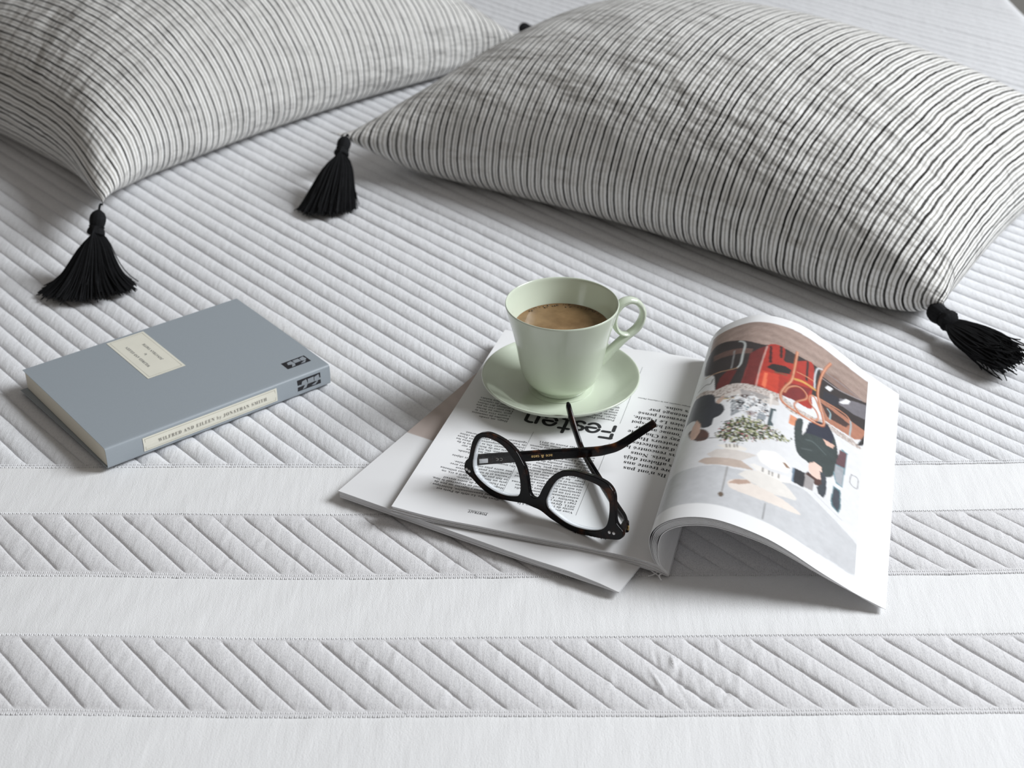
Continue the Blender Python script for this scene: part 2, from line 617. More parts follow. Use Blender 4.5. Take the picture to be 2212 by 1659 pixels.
def cushion(label, corner, angle, corner_z, seed, ears, Lx=0.65, Ly=0.45, fill=0.93):
    X, U, V = cushion_shape(Lx, Ly, 0.0175, fill, 150, 9, seed, corner_z)
    nu, nv = X.shape[1:3]
    X = X.copy()
    X[..., 2] += 0.0015
    a = math.radians(angle)
    R = np.array([[math.cos(a), -math.sin(a)], [math.sin(a), math.cos(a)]])
    W = X.copy()
    W[..., :2] = X[..., :2] @ R.T
    W[..., :2] += np.asarray(corner[:2]) - W[0, 0, 0, :2]
    # the corners are drawn out to points
    for (ci, cj), (tip, out) in ears.items():
        tip, out = np.asarray(tip), np.asarray(out)
        cu, cv = U[ci, cj], V[ci, cj]
        du, dv = np.abs(U - cu), np.abs(V - cv)
        w = np.clip(1 - np.hypot(du, dv) / 0.12, 0, 1) ** 2.2
        move = np.asarray(tip) - W[0, ci, cj]
        tip = np.asarray(tip) + out
        move = tip - W[0, ci, cj]
        W += w[None, ..., None] * move
        # gather the cloth towards the line of the ear
        ax = move / np.linalg.norm(move)
        rel = W - np.asarray(tip)
        along = (rel @ ax)[..., None] * ax
        pinch = 0.30 * np.clip(1 - np.hypot(du, dv) / 0.060, 0, 1)[None, ..., None]
        W = W - (rel - along) * pinch
        W[..., 2] = np.maximum(W[..., 2], 0.0006)
    c = W.reshape(-1, 3).mean(0)
    th = Thing('cushion', label, 'cushion', (c[0], c[1], 0.0), 'striped cushions with black tassels')
    k = nu * nv
    idx = np.arange(k).reshape(nu, nv)
    lower = np.arange(k, 2 * k).reshape(nu, nv)
    for q in ((0, slice(None)), (-1, slice(None)), (slice(None), 0), (slice(None), -1)):
        lower[q] = idx[q]
    def faces(I, flip):
        f = np.stack([I[:-1, :-1], I[1:, :-1], I[1:, 1:], I[:-1, 1:]], -1).reshape(-1, 4)
        return f[:, ::-1] if flip else f
    F = np.vstack([faces(idx, False), faces(lower, True)])
    P = np.vstack([W[0].reshape(-1, 3), W[1].reshape(-1, 3)])
    uvp = np.stack([np.r_[U.ravel(), U.ravel()], np.r_[V.ravel(), V.ravel()]], 1)
    used = np.unique(F)
    re = -np.ones(2 * k, int)
    re[used] = np.arange(len(used))
    me = mesh_from('cover', P[used] - th.base, re[F], True, False)
    ul = me.uv_layers.new(name='cloth')
    li = np.zeros(len(me.loops), dtype=np.int32)
    me.loops.foreach_get('vertex_index', li)
    ul.data.foreach_set('uv', uvp[used][li].ravel().astype(np.float32))
    o = th.add('cover', me, M['linen'])
    at = me.attributes.new('crease_vert', 'FLOAT', 'POINT')
    cv_ = np.zeros(len(me.vertices), dtype=np.float32)
    for i in (0, -1):
        for j in (0, -1):
            cv_[re[idx[i, j]]] = 1.0
    at.data.foreach_set('value', cv_)
    md = o.modifiers.new('smooth', 'SUBSURF')
    md.levels = md.render_levels = 2
    corners = {(i, j): W[0, i, j] for i in (0, -1) for j in (0, -1)}
    corners.update({k: np.asarray(q[0]) for k, q in ears.items()})
    return th, corners


def tassel(th, corner, head, end, wide, deep, r_head, n=420, seed=1, shaggy=0.0, bell=(0, 0.24, 0.40, 0.62, 1.0)):
    """Black tassel: cord, bound head and a skirt of loose threads (head and end are points, wide/deep the half axes of the foot)."""
    rng = np.random.default_rng(seed)
    corner, head, end, wide, deep = (np.asarray(q, float) for q in (corner, head, end, wide, deep))
    ax = end - head
    ln = np.linalg.norm(ax)
    ax = ax / ln
    sx = np.cross(ax, [0.1, 0.2, 0.97]); sx /= np.linalg.norm(sx)
    sy = np.cross(ax, sx)
    # head: bound knob
    prof = [(0.12, -1.25), (0.35, -1.12), (0.72, -0.85), (0.96, -0.4), (1.0, 0.0), (0.97, 0.45), (0.88, 0.80), (0.84, 0.95), (0.90, 1.1), (1.05, 1.4), (1.1, 1.8), (0.9, 2.0), (0.3, 2.1)]
    na = 40
    ang = np.linspace(0, 2 * math.pi, na, endpoint=False)
    V = []
    for r, z in prof:
        rr = r * r_head * (1 + 0.035 * np.sin(ang * 13))
        V.append(head + ax * z * r_head + np.outer(rr * np.cos(ang), sx) + np.outer(rr * np.sin(ang), sy))
    V = np.vstack(V)
    F = []
    for i in range(len(prof) - 1):
        for j in range(na):
            jj = (j + 1) % na
            F.append((i * na + j, i * na + jj, (i + 1) * na + jj, (i + 1) * na + j))
    F += [tuple(range(na))[::-1], tuple((len(prof) - 1) * na + j for j in range(na))]
    tz = th.part('tassel', V, F, M['tassel'], label='black cotton tassel')
    top = head - ax * r_head * 1.2
    path = catmull(np.array([corner, (corner + top) / 2 + np.array([0, 0, 0.002]), top + ax * 0.002]), 6)
    v, f = sweep_vf(path, (0.3, 0.2, 0.9), 0.0011, 0.0011, 8, 2.0)
    th.part('cord', v, f, M['tassel'], parent=tz)
    # skirt: loose threads over a dense core
    neck = head + ax * r_head * 0.9
    segs = 10
    s = np.linspace(0, 1, segs)
    V, F = [], []
    a = rng.uniform(0, 2 * math.pi, n)
    q = np.sqrt(rng.uniform(0.02, 1, n))
    lat_p = np.interp(s, np.linspace(0, 1, len(bell)), bell)
    for i in range(n):
        ca, sa = math.cos(a[i]), math.sin(a[i])
        p0 = neck + (sx * ca + sy * sa) * r_head * 0.95 * q[i]
        reach = 1 + rng.normal(0, 0.02 + 0.05 * shaggy)
        foot = (wide * ca + deep * sa) * q[i] * (1 + rng.normal(0, 0.04))
        line = np.outer(s * reach, end - neck)
        c = p0 + line + np.outer(lat_p, foot)
        c += np.outer(np.sin(s * math.pi * rng.uniform(0.7, 1.6)) * s, rng.normal(0, 0.0012 + 0.0012 * shaggy, 3))
        if rng.random() < 0.04 + 0.12 * shaggy:
            c += np.outer(s ** 3, rng.normal(0, 0.004 + 0.006 * shaggy, 3) + np.array([0, 0, 0.004 * shaggy]))
        c[:, 2] = np.maximum(c[:, 2], 0.0012)
        rad = np.linspace(0.00075, 0.0005, segs)
        v, f = sweep_vf(c, (0.21, 0.13, 0.97), rad, rad, 4, 2.0, cap=True)
        base = sum(len(w) for w in V) if False else i * segs * 4
        F += [tuple(k + base for k in g) for g in f]
        V.append(v)
    th.part('threads', np.vstack(V), F, M['tassel'], parent=tz, kind='stuff')
    # dense core
    na = 28
    ang = np.linspace(0, 2 * math.pi, na, endpoint=False)
    V = []
    for k, tt in enumerate(np.linspace(0, 0.93, 8)):
        cen = neck + (end - neck) * tt
        g = np.interp(tt, np.linspace(0, 1, len(bell)), bell)
        r0 = r_head * 0.85
        ring = cen + np.outer(np.cos(ang), sx * r0 + wide * g * 0.86) + np.outer(np.sin(ang), sy * r0 + deep * g * 0.86)
        ring += (ang * 0)[:, None]
        ring[:, 2] = np.maximum(ring[:, 2], 0.0015)
        V.append(ring)
    V = np.vstack(V)
    F = []
    for i in range(7):
        for j in range(na):
            jj = (j + 1) % na
            F.append((i * na + j, i * na + jj, (i + 1) * na + jj, (i + 1) * na + j))
    F += [tuple(range(na))[::-1], tuple(7 * na + j for j in range(na))]
    th.part('thread_core', V, F, M['tassel'], parent=tz)
    return tz


left, cl = cushion('grey striped cushion at the left, its near corner tassel standing beside the book', (-0.4150, 1.3620), 46.5,
                   {(0, 0): 0.050, (-1, 0): 0.045}, 3, {(0, 0): ((-0.3735, 1.2385, 0.0665), (0.004, -0.011, 0.002))}, 0.63, 0.50, 0.95)
tassel(left, cl[(0, 0)], (-0.3765, 1.2300, 0.0555), (-0.3850, 1.1960, 0.001), (0.050, 0.002, 0.0), (0.0, 0.022, 0.0), 0.0073, 1300, 4, bell=(0, 0.20, 0.33, 0.42, 0.49, 0.57, 0.67, 0.81, 1.0))
e = cl[(-1, 0)]
tassel(left, e, e + np.array([0.004, 0.010, 0.000]), e + np.array([0.030, 0.050, -0.030]), (0.016, -0.014, 0), (0.003, 0.003, 0.010), 0.0073, 400, 5, bell=(0, 0.5, 0.7, 0.85, 1.0))
e = cl[(0, -1)]
tassel(left, e, e + np.array([-0.015, -0.004, -0.006]), (e[0] - 0.095, e[1] - 0.02, 0.008), (0.0, 0.022, 0), (0.0, 0.0, 0.010), 0.0073, 300, 6)

right, cr = cushion('grey striped cushion in the middle of the bed, lying behind the cup and magazine', (-0.1690, 1.4640), -35.5,
                    {(0, 0): 0.045, (-1, 0): 0.018}, 8, {(0, 0): ((-0.1685, 1.4400, 0.0530), (-0.024, 0.008, 0.002)), (-1, 0): ((0.3640, 1.1330, 0.0215), (0.009, -0.008, 0.0))}, 0.66, 0.47, 0.94)
tassel(right, cr[(0, 0)], (-0.1725, 1.4290, 0.0490), (-0.1870, 1.3720, 0.001), (0.035, -0.001, 0.0), (0.0, 0.018, 0.0), 0.0070, 1200, 9, bell=(0, 0.36, 0.53, 0.64, 0.71, 0.78, 0.85, 0.92, 1.0))
tassel(right, cr[(-1, 0)], (0.3660, 1.1225, 0.0165), (0.4060, 1.0480, 0.0130), (0.0215, 0.0125, 0.0), (0.003, -0.002, 0.013), 0.0085, 1300, 10, shaggy=0.45, bell=(0, 0.55, 0.80, 0.95, 1.02, 1.06, 1.06, 1.0, 0.88))
e = cr[(-1, -1)]
tassel(right, e, e + np.array([0.014, -0.004, -0.006]), (e[0] + 0.090, e[1] - 0.03, 0.008), (0.005, 0.020, 0), (0.0, 0.0, 0.010), 0.0073, 300, 11)

# ------------------------------------------------------------------ lettering
ASCII_UP, ASCII_LO = ord('A'), ord('a')


def serif(s):
    """book-face letters: the bold serif alphabet of the bundled symbol font"""
    o = ''
    for c in s:
        if 'A' <= c <= 'Z':
            o += chr(0x1D400 + ord(c) - ASCII_UP)
        elif 'a' <= c <= 'z':
            o += chr(0x1D41A + ord(c) - ASCII_LO)
        elif '0' <= c <= '9':
            o += chr(0x1D7CE + ord(c) - 48)
        else:
            o += c
    return o


def text_mesh(body, size, align='LEFT', line=1.0, res=2, spacing=1.0, offset=0.0):
    """flat lettering as vertices (n,2) and faces"""
    c = bpy.data.curves.new('lettering', 'FONT')
    c.body = body
    c.size = size
    c.align_x = align
    c.space_line = line
    c.space_character = spacing
    c.resolution_u = res
    c.offset = offset
    c.fill_mode = 'FRONT'
    o = bpy.data.objects.new('lettering', c)
    COL.objects.link(o)
    dg = bpy.context.evaluated_depsgraph_get()
    me = bpy.data.meshes.new_from_object(o.evaluated_get(dg))
    V = np.zeros(len(me.vertices) * 3, dtype=np.float32)
    me.vertices.foreach_get('co', V)
    V = V.reshape(-1, 3)[:, :2].astype(float)
    F = [tuple(p.vertices) for p in me.polygons]
    bpy.data.objects.remove(o)
    bpy.data.curves.remove(c)
    bpy.data.meshes.remove(me)
    return V, F


def stroke(points, w, per=10, smooth=True):
    """flat round-ended stroke: vertices (n,2), faces"""
    P = catmull(points, per) if smooth and len(points) > 2 else np.asarray(points, float)
    T = np.gradient(P, axis=0)
    T /= np.linalg.norm(T, axis=1, keepdims=True)
    N = np.stack([-T[:, 1], T[:, 0]], 1)
    a = np.linspace(math.pi / 2, 3 * math.pi / 2, 9)
    start = P[0] + w / 2 * (np.outer(np.cos(a), T[0]) + np.outer(np.sin(a), N[0]))
    endc = P[-1] + w / 2 * (np.outer(-np.cos(a), T[-1]) + np.outer(-np.sin(a), N[-1]))
    V = [start, endc, P + N * w / 2, P - N * w / 2]
    n = len(P)
    o = 18
    F = [tuple(range(9)), tuple(range(9, 18))]
    F += [(o + i, o + n + i, o + n + i + 1, o + i + 1) for i in range(n - 1)]
    return np.vstack(V), F


def merge(parts):
    V, F, k = [], [], 0
    for v, f in parts:
        V.append(np.asarray(v, float))
        F += [tuple(int(i) + k for i in q) for q in f]
        k += len(v)
    return np.vstack(V), F


M['ink'] = plain('printing_ink', (0.030, 0.030, 0.032), 0.6, 0.3, var=0.1)
M['ink_soft'] = plain('body_text_ink', (0.13, 0.13, 0.135), 0.6, 0.3, var=0.1)
M['spine_ink'] = plain('spine_lettering_ink', (0.27, 0.26, 0.24), 0.6, 0.3, var=0.1)
M['gold'] = plain('gold_foil', (0.75, 0.52, 0.22), 0.35, 0.5, Metallic=0.7)

# ------------------------------------------------------------------ paperback book
M['jacket'] = plain('blue_grey_jacket', (0.335, 0.375, 0.41), 0.38, 0.45, var=0.02, scale=900, bump=0.00004, bscale=2500)
t = NT('cream_page_edges')
v = t.coords((1, 1, 2600))
M['cream_edges'] = t.done(t.ramp(t.noise(v, 1.0, 2), [(0.3, (0.56, 0.52, 0.43)), (0.7, (0.78, 0.74, 0.64))]), 0.8, 0.2)
M['cream'] = plain('cream_label_paper', (0.80, 0.78, 0.68), 0.6, 0.3, var=0.02)
M['label_line'] = plain('label_border_ink', (0.52, 0.50, 0.42), 0.6, 0.3)
M['emblem_black'] = plain('emblem_black_ink', (0.018, 0.018, 0.022), 0.5, 0.4)
M['emblem_grey'] = plain('emblem_grey_ink', (0.30, 0.33, 0.36), 0.5, 0.4)

BO = np.array([-0.2991, 0.9071, 0.0012])
ba = math.radians(39.0)
BX = np.array([math.cos(ba), math.sin(ba), 0])
BY = np.array([-math.sin(ba), math.cos(ba), 0])
BZ = np.array([0, 0, 1.0])
BL, BW, BT = 0.1955, 0.1480, 0.0178


def bk(x, y, z):
    x, y, z = np.broadcast_arrays(np.asarray(x, float), np.asarray(y, float), np.asarray(z, float))
    return BO + x[..., None] * BX + y[..., None] * BY + z[..., None] * BZ


book = Thing('paperback_book', 'blue-grey paperback with cream title label lying at the left', 'book', tuple(BO - BZ * 0.0012))
v, f = bevel_box(0.0010, BL - 0.0010, 0.0012, BW - 0.0012, 0.0008, BT - 0.0008, 0.0003, 1)
book.part('page_block', bk(v[:, 0], v[:, 1], v[:, 2]), f, M['cream_edges'], smooth=False, label='cream page edges')
rr = 0.0022
arc = np.linspace(0, math.pi / 2, 7)
top_path = [(BW, BT)] + [(y, BT + 0.0004 * math.sin(math.pi * (y / BW))) for y in np.linspace(BW * 0.97, rr + 0.004, 10)]
spine_path = [(rr + 0.004, BT)] + [(rr - rr * math.sin(a), BT - rr + rr * math.cos(a)) for a in arc] + [(-0.0004, BT / 2)] + [(rr - rr * math.cos(a), rr - rr * math.sin(a)) for a in arc] + [(rr + 0.004, 0.0)]
back_path = [(rr + 0.004, 0.0), (BW * 0.5, 0.0), (BW + 0.0005, 0.0)]


def jacket_part(name, path, x_of=None):
    path = np.array(path)
    xs = np.linspace(0, BL, 24)
    if x_of is None:
        X = np.repeat(xs[:, None], len(path), 1)
    else:
        X = np.stack([x_of(xs, y) for y in path[:, 0]], 1)
    P = bk(X, np.repeat(path[:, 0][None], 24, 0), np.repeat(path[:, 1][None], 24, 0))
    v, f = sheet_vf(P[:, ::-1], 0.0005)
    return book.part(name, v, f, M['jacket'])


fc = jacket_part('front_cover', top_path)
sp = jacket_part('spine', spine_path)
jacket_part('back_cover', back_path, lambda xs, y: np.where(xs < BL * 0.5, xs - 0.0045 * (y / BW) * (1 - xs / (BL * 0.5)), xs))


def on_cover(v2, x0, y0, lift):
    """flat print on the cover: text right runs from the spine to the fore edge, text up towards the near end"""
    y = y0 + v2[:, 0]
    return bk(x0 - v2[:, 1], y, BT + 0.0004 * np.sin(math.pi * np.clip(y / BW, 0, 1)) + lift)


def rect_vf(x0, x1, y0, y1):
    return np.array([(x0, y0), (x1, y0), (x1, y1), (x0, y1)], float), [(0, 1, 2, 3)]


def frame_vf(x0, x1, y0, y1, w):
    return merge([rect_vf(x0, x1, y0, y0 + w), rect_vf(x0, x1, y1 - w, y1), rect_vf(x0, x0 + w, y0 + w, y1 - w), rect_vf(x1 - w, x1, y0 + w, y1 - w)])


def slab(v2, f2, place, lift, t):
    """flat piece with real thickness t"""
    n = len(v2)
    return np.vstack([place(v2, lift), place(v2, lift - t)]), list(f2) + [tuple(k + n for k in q[::-1]) for q in f2]


LBL = (0.0880, 0.1082)
place_lbl = lambda v2, lift: on_cover(v2, LBL[0], LBL[1], lift)
n_ = 12
xs = np.linspace(-0.0370, 0.0368, n_)
v2 = np.vstack([np.stack([xs, np.full(n_, -0.0166)], 1), np.stack([xs, np.full(n_, 0.0167)], 1)])
f2 = [(i, i + 1, n_ + i + 1, n_ + i) for i in range(n_ - 1)]
v, f = slab(v2, f2, place_lbl, 0.00022, 0.0002)
lab = book.part('title_label', v, f, M['cream'], parent=fc, smooth=False, label='cream title label with two lines of lettering')
v2, f2 = frame_vf(-0.0350, 0.0348, -0.0146, 0.0147, 0.00035)
book.part('label_border', place_lbl(v2, 0.00030), f2, M['label_line'], parent=fc, smooth=False)
tv = []
for s, up, sz in (('WILFRED AND EILEEN', 0.0058, 0.0034), ('by', -0.0008, 0.0030), ('JONATHAN SMITH', -0.0076, 0.0034)):
    v2, f2 = text_mesh(serif(s), sz, 'CENTER', spacing=1.12)
    tv.append((v2 + np.array([0, up]), f2))
v2, f2 = merge(tv)
book.part('title_lettering', place_lbl(v2, 0.00034), f2, M['ink_soft'], parent=fc, smooth=False)

EMB = [[(.15, .5), (.2, .8), (.38, .87), (.43, .45), (.36, .12), (.2, .06), (.30, .40), (.2, .46)], [(.44, .84), (.7, .86), (.7, .42), (.44, .42)], [(.73, .8), (.92, .92), (.95, .5), (.85, .33), (.72, .42)], [(.58, .12), (.8, .32), (.88, .30), (.76, .08)]]


def emblem(parent, place, w, h):
    v2, f2 = rect_vf(0, w, 0, h)
    v, f = slab(v2, f2, place, 0.00018, 0.00016)
    book.part('emblem', v, f, M['emblem_black'], parent=parent, smooth=False, label='small black emblem with a grey animal figure')
    v2, f2 = merge([(np.array(p) * (w, h), [tuple(range(len(p)))]) for p in EMB])
    book.part('emblem_figure', place(v2, 0.00026), f2, M['emblem_grey'], parent=parent, smooth=False)


emblem(fc, lambda v2, lift: bk(0.1658 + v2[:, 0], 0.0147 + v2[:, 1], BT + 0.0001 + lift), 0.0217, 0.0110)
on_spine = lambda v2, lift: bk(v2[:, 0], -lift - 0.0001 - 0.0004 * np.clip(1 - np.abs(v2[:, 1] / BT - 0.5) * 3, 0, 1), v2[:, 1])
emblem(sp, lambda v2, lift: on_spine(v2 + np.array([0.1647, 0.0046]), lift), 0.0215, 0.0098)
zs = np.linspace(0.0034, 0.0150, 6)
v2 = np.vstack([np.stack([np.full(6, 0.0297), zs], 1), np.stack([np.full(6, 0.1456), zs], 1)])
v, f = slab(v2, [(i, 6 + i, 7 + i, i + 1) for i in range(5)], on_spine, 0.00022, 0.0002)
book.part('spine_label', v, f, M['cream'], parent=sp, smooth=False, label='cream spine label with the title in one line')
v2, f2 = frame_vf(0.0312, 0.1441, 0.0045, 0.0139, 0.0003)
book.part('label_border', on_spine(v2, 0.00040), f2, M['label_line'], parent=sp, smooth=False)
v2, f2 = text_mesh(serif('WILFRED AND EILEEN') + ' by ' + serif('JONATHAN SMITH'), 0.0042, 'CENTER', spacing=1.28, offset=-0.00003)
v2 = v2 * (0.094 / (v2[:, 0].max() - v2[:, 0].min()), 1.0)
book.part('spine_lettering', on_spine(v2 + np.array([0.0890, 0.0076]), 0.00055), f2, M['spine_ink'], parent=sp, smooth=False)

# ------------------------------------------------------------------ magazines
t = NT('page_edges')
v = t.coords((1, 1, 3000))
M['page_edges'] = t.done(t.ramp(t.noise(v, 1.0, 2, 0.6), [(0.35, (0.34, 0.34, 0.35)), (0.60, (0.80, 0.80, 0.81))]), 0.7, 0.3)
M['paper'] = plain('coated_paper', (0.86, 0.86, 0.87), 0.42, 0.35, var=0.008, scale=30)


def vcol_material(name, rough=0.35, spec=0.45):
    t = NT(name)
    a = t.n('ShaderNodeAttribute')
    a.attribute_name = 'print'
    g = t.noise(t.coords(), 2600.0, 1)
    c = t.mix(t.math('MULTIPLY', g, 0.06), a.outputs['Color'], (0.5, 0.5, 0.5))
    return t.done(c, rough, spec)


M['print'] = vcol_material('printed_page')

# closed magazine underneath
LA = np.array([-0.1241, 0.8724, 0.0])
la = math.atan2(0.7603 - 0.8724, 0.0702 + 0.1241)
LX = np.array([math.cos(la), math.sin(la), 0])
LY = np.array([-math.sin(la), math.cos(la), 0])
LW, LH, LT = 0.2243, 0.262, 0.0064
low = Thing('closed_magazine', 'closed white magazine lying askew underneath the open one', 'magazine', tuple(LA))


def low_z(x):
    # the block thins and bends over at its bound edge, at the right
    return LT * np.interp(x, [0, 0.18, 0.21, LW], [1.0, 1.0, 0.96, 0.72]) + 0.0012 * np.exp(-((x - 0.185) / 0.02) ** 2)


def lo(x, y, z):
    x, y, z = np.broadcast_arrays(np.asarray(x, float), np.asarray(y, float), np.asarray(z, float))
    return LA + x[..., None] * LX + y[..., None] * LY + z[..., None] * BZ


xs = np.linspace(0, LW, 46)
ys = np.linspace(0, LH, 12)
XX, YY = np.meshgrid(xs, ys, indexing='ij')
zt = low_z(XX)
zb = 0.0006 + np.interp(XX, [0, 0.13, 0.2, LW], [0, 0, 0.0022, 0.0026])
top = lo(XX, YY, zt - 0.00025)
bot = lo(XX, YY, zb)
n, m = XX.shape
V = np.vstack([top.reshape(-1, 3), bot.reshape(-1, 3)])
k = n * m
I = np.arange(k).reshape(n, m)
rim = lambda idx: np.stack([idx[:-1], idx[1:], idx[1:] + k, idx[:-1] + k], 1)
F = np.vstack([grid_faces(n, m), grid_faces(n, m, k, True), rim(I[0]), rim(I[-1])[:, ::-1], rim(I[:, 0])[:, ::-1], rim(I[:, -1])])
low.part('page_block', V, F, M['page_edges'], smooth=False)
xs = np.linspace(-0.0006, LW, 150)
ys = np.linspace(-0.0006, LH, 170)
XX, YY = np.meshgrid(xs, ys, indexing='ij')
P = lo(XX, YY, low_z(XX))
v, f = sheet_vf(P, 0.00022)
me = mesh_from('front_cover', v - low.base, f)
colr = np.ones((XX.size, 3)) * (0.86, 0.86, 0.87)
# printed photograph on the far half: pale brown boards with a dark curl
xx, yy = XX.ravel(), YY.ravel()
photo = yy > 0.0880
grain = 0.5 + 0.5 * np.sin(yy * 260 + 6 * np.sin(xx * 33)) * np.sin(xx * 70 + 4 * np.sin(yy * 45))
brown = np.stack([0.50 + 0.10 * grain, 0.42 + 0.09 * grain, 0.385 + 0.085 * grain], 1)
colr[photo] = brown[photo]
pts = catmull(np.array([(0.0110, 0.1900), (0.0185, 0.1870), (0.0190, 0.1800), (0.0180, 0.1720), (0.0215, 0.1640)]), 10)
dd = np.min(np.hypot(xx[:, None] - pts[None, :, 0], yy[:, None] - pts[None, :, 1]), axis=1)
colr[dd < 0.0011] = (0.16, 0.14, 0.14)
at = me.color_attributes.new('print', 'FLOAT_COLOR', 'POINT')
cc = np.ones((len(me.vertices), 4), dtype=np.float32)
cc[:, :3] = 0.86
cc[:XX.size, :3] = colr
at.data.foreach_set('color', cc.ravel())
low.add('front_cover', me, M['print'], label='white cover with a brown picture on its far half')

# open magazine
SA = math.radians(75.3)
SD = np.array([math.cos(SA), math.sin(SA), 0.0])
SE = np.array([math.sin(SA), -math.cos(SA), 0.0])
S0 = np.array([0.1048, 0.7815, 0.0])
PAGE_H = 0.276
ZT = ([0, .033, .1, .2, .31, .41, .565, .69, .78, .88, 1.0], [.0042, .0085, .0107, .0112, .0119, .0116, .0113, .0119, .0115, .0120, .0142])
_u = np.linspace(0, 1, 201)
_z = np.interp(_u, *ZT)
for _ in range(60):
    _z[1:-1] = 0.5 * _z[1:-1] + 0.25 * (_z[:-2] + _z[2:])


def left_page(u, v, dz=0.0, z=None):
    u, v = np.broadcast_arrays(np.asarray(u, float), np.asarray(v, float))
    e = u * ((1 - v) * -0.1977 + v * -0.1868)
    d = (1 - u) * (v * PAGE_H) + u * (0.0115 * (1 - v) + 0.2773 * v)
    zz = (np.interp(u, _u, _z) if z is None else z) + dz
    return S0 + e[..., None] * SE + d[..., None] * SD + zz[..., None] * BZ


mag = Thing('open_magazine', 'open magazine with curled pages, a printed room photograph and the headline Festen', 'magazine', tuple(S0))
us = np.linspace(0.0, 1.0, 60)
vs_ = np.linspace(0, 1, 40)
UU, VV = np.meshgrid(us, vs_, indexing='ij')
top = left_page(UU, VV, -0.0004)
zb = np.interp(UU, [0, 0.06, 0.22, 0.34, 1.0], [0.0012, 0.0022, 0.0060, 0.0075, 0.0078])
bot = left_page(UU, VV, 0, zb)
n, m = UU.shape
k = n * m
I = np.arange(k).reshape(n, m)
V = np.vstack([top.reshape(-1, 3), bot.reshape(-1, 3)])
F = np.vstack([grid_faces(n, m, 0, True), grid_faces(n, m, k, False), rim(I[0])[:, ::-1], rim(I[-1]), rim(I[:, 0]), rim(I[:, -1])[:, ::-1]])
mag.part('page_block', V, F, M['page_edges'], smooth=False)
UU, VV = np.meshgrid(np.linspace(0.0, 1.003, 90), np.linspace(-0.002, 1.001, 60), indexing='ij')
v, f = sheet_vf(left_page(UU, VV)[::-1], 0.00018)
lp = mag.part('text_page', v, f, M['paper'], label='white page of French text columns')
for q, (dz, ov) in enumerate(((-0.0024, 0.0012), (-0.0046, 0.0022))):
    P = left_page(np.minimum(UU + ov, 1.006), VV - ov * 0.8, dz - 0.0002)
    P[..., 2] = np.maximum(P[..., 2], np.interp(UU, [0, 0.06, 0.22, 0.34, 1.0], [0.0012, 0.0022, 0.0060, 0.0075, 0.0078]) + 0.0002)
    v, f = sheet_vf(P[::-1], 0.00018)
    mag.part('page', v, f, M['paper'])


def on_page(v2, u0, v0, lift=0.00012):
    return left_page(u0 + v2[:, 0] / 0.1925, v0 - v2[:, 1] / 0.2715, lift)


def column(u0, v0, step, size, lines, mat, name='text_column', width=None, res=1):
    parts = []
    for i, s in enumerate(lines):
        if not s:
            continue
        v2, f2 = text_mesh(serif(s), size, res=res)
        if width:
            w = v2[:, 0].max()
            if w > width:
                v2[:, 0] *= width / w
        v2 = v2 + np.array([0, -i * step])
        parts.append((v2, f2))
    v2, f2 = merge(parts)
    mag.part(name, on_page(v2, u0, v0), f2, mat, parent=lp, smooth=False)


C1 = ["Vous avez fondé Festen à la", "sortie de l'École Boulle en", "2011. Qu'est-ce qui vous a encou-", "ragé à faire ce choix, à deux?", "Charlotte : C'est arrivé assez", "naturellement. On nous a confié",
      "très tôt un projet alors que nous", "terminions nos études : nous avons", "été mis en concurrence sur un", "appartement du 7e arrondissement", "parisien et avons emporté le projet.",
      "Hugo : Au départ, nous ne vou-", "lions pas spécialement monter", "notre agence, mais simplement répon-", "dre à la question des gens. Nous étions", "très jeunes et nous voulions", "voir le monde, prendre du temps", "avant de commencer. Puis le bouche",
      "à oreille a bien fonctionné et", "une cliente est venue nous voir", "avec un grand appartement. Nous", "avons imaginé le projet d'une maison", "à Bayonne entre et avons alors", "décidé de créer Festen en 2011."]
C2 = ["lieux figés. Le style de Paris est", "souvent haussmannien, historique :", "nous voulions y injecter un peu de", "modernité tout en respectant le lieu,", "Hugo : La base de notre travail",
      "est l'histoire : on s'appro-", "prie un lieu pour ce qu'il a été, on", "ne fait pas de décor. Nous utilisons", "l'ancien et le neuf, une pièce", "particulière peut dialoguer avec", "une autre plus contemporaine.", "", "Où trouvez-vous vos beaux objets",
      "et vos meubles?", "Charlotte : Chez les marchands,", "aux Puces ou dans les foires", "de Saint-Ouen. On échange sur", "une galerie rue de Seine dans le 6e", "arrondissement. On se rend dans les", "déballages d'antiquaires ou aux Puces", "de Vanves pour les objets. On chine", "également beaucoup sur Internet."]
C3 = ["Hugo, un credo", "Bousillez du commerce", "à notre rêve avec le", "goût, vous ne feriez", "Chez nous c'est un peu", "le mélange des choses", "qui donne du caractère", "à chaque lieu habité"]
C4 = ["Pourquoi Festen?", "Hugo : Festen est un film", "danois, en rupture, on", "aime cette idée de fête", "et de simplicité", "qui va avec la lumière"]
column(0.381, 0.130, 0.00350, 0.00335, C1, M['ink_soft'], width=0.0505)
column(0.658, 0.126, 0.00365, 0.00335, C2, M['ink_soft'], width=0.0520)
column(0.775, 0.500, 0.00375, 0.00350, C3, M['ink_soft'], width=0.0300)
column(0.366, 0.590, 0.00375, 0.00350, C4, M['ink_soft'], width=0.0360)
INTRO = ["     · Ils n'ont pas", "encore trente ans", "mais affolent déjà", "tout Paris. Nous", "avons rencontré le", "duo d'architectes", "décorateurs Hugo", "Sauzay et Charlotte", "de Tonnac autour", "du nouvel hôtel-spot", "parisien Le Pigalle,", "entièrement pensé", "et aménagé par", "leurs soins."]
column(0.040, 0.372, 0.00695, 0.00600, INTRO, M['ink'], 'intro_column', width=0.0500, res=2)
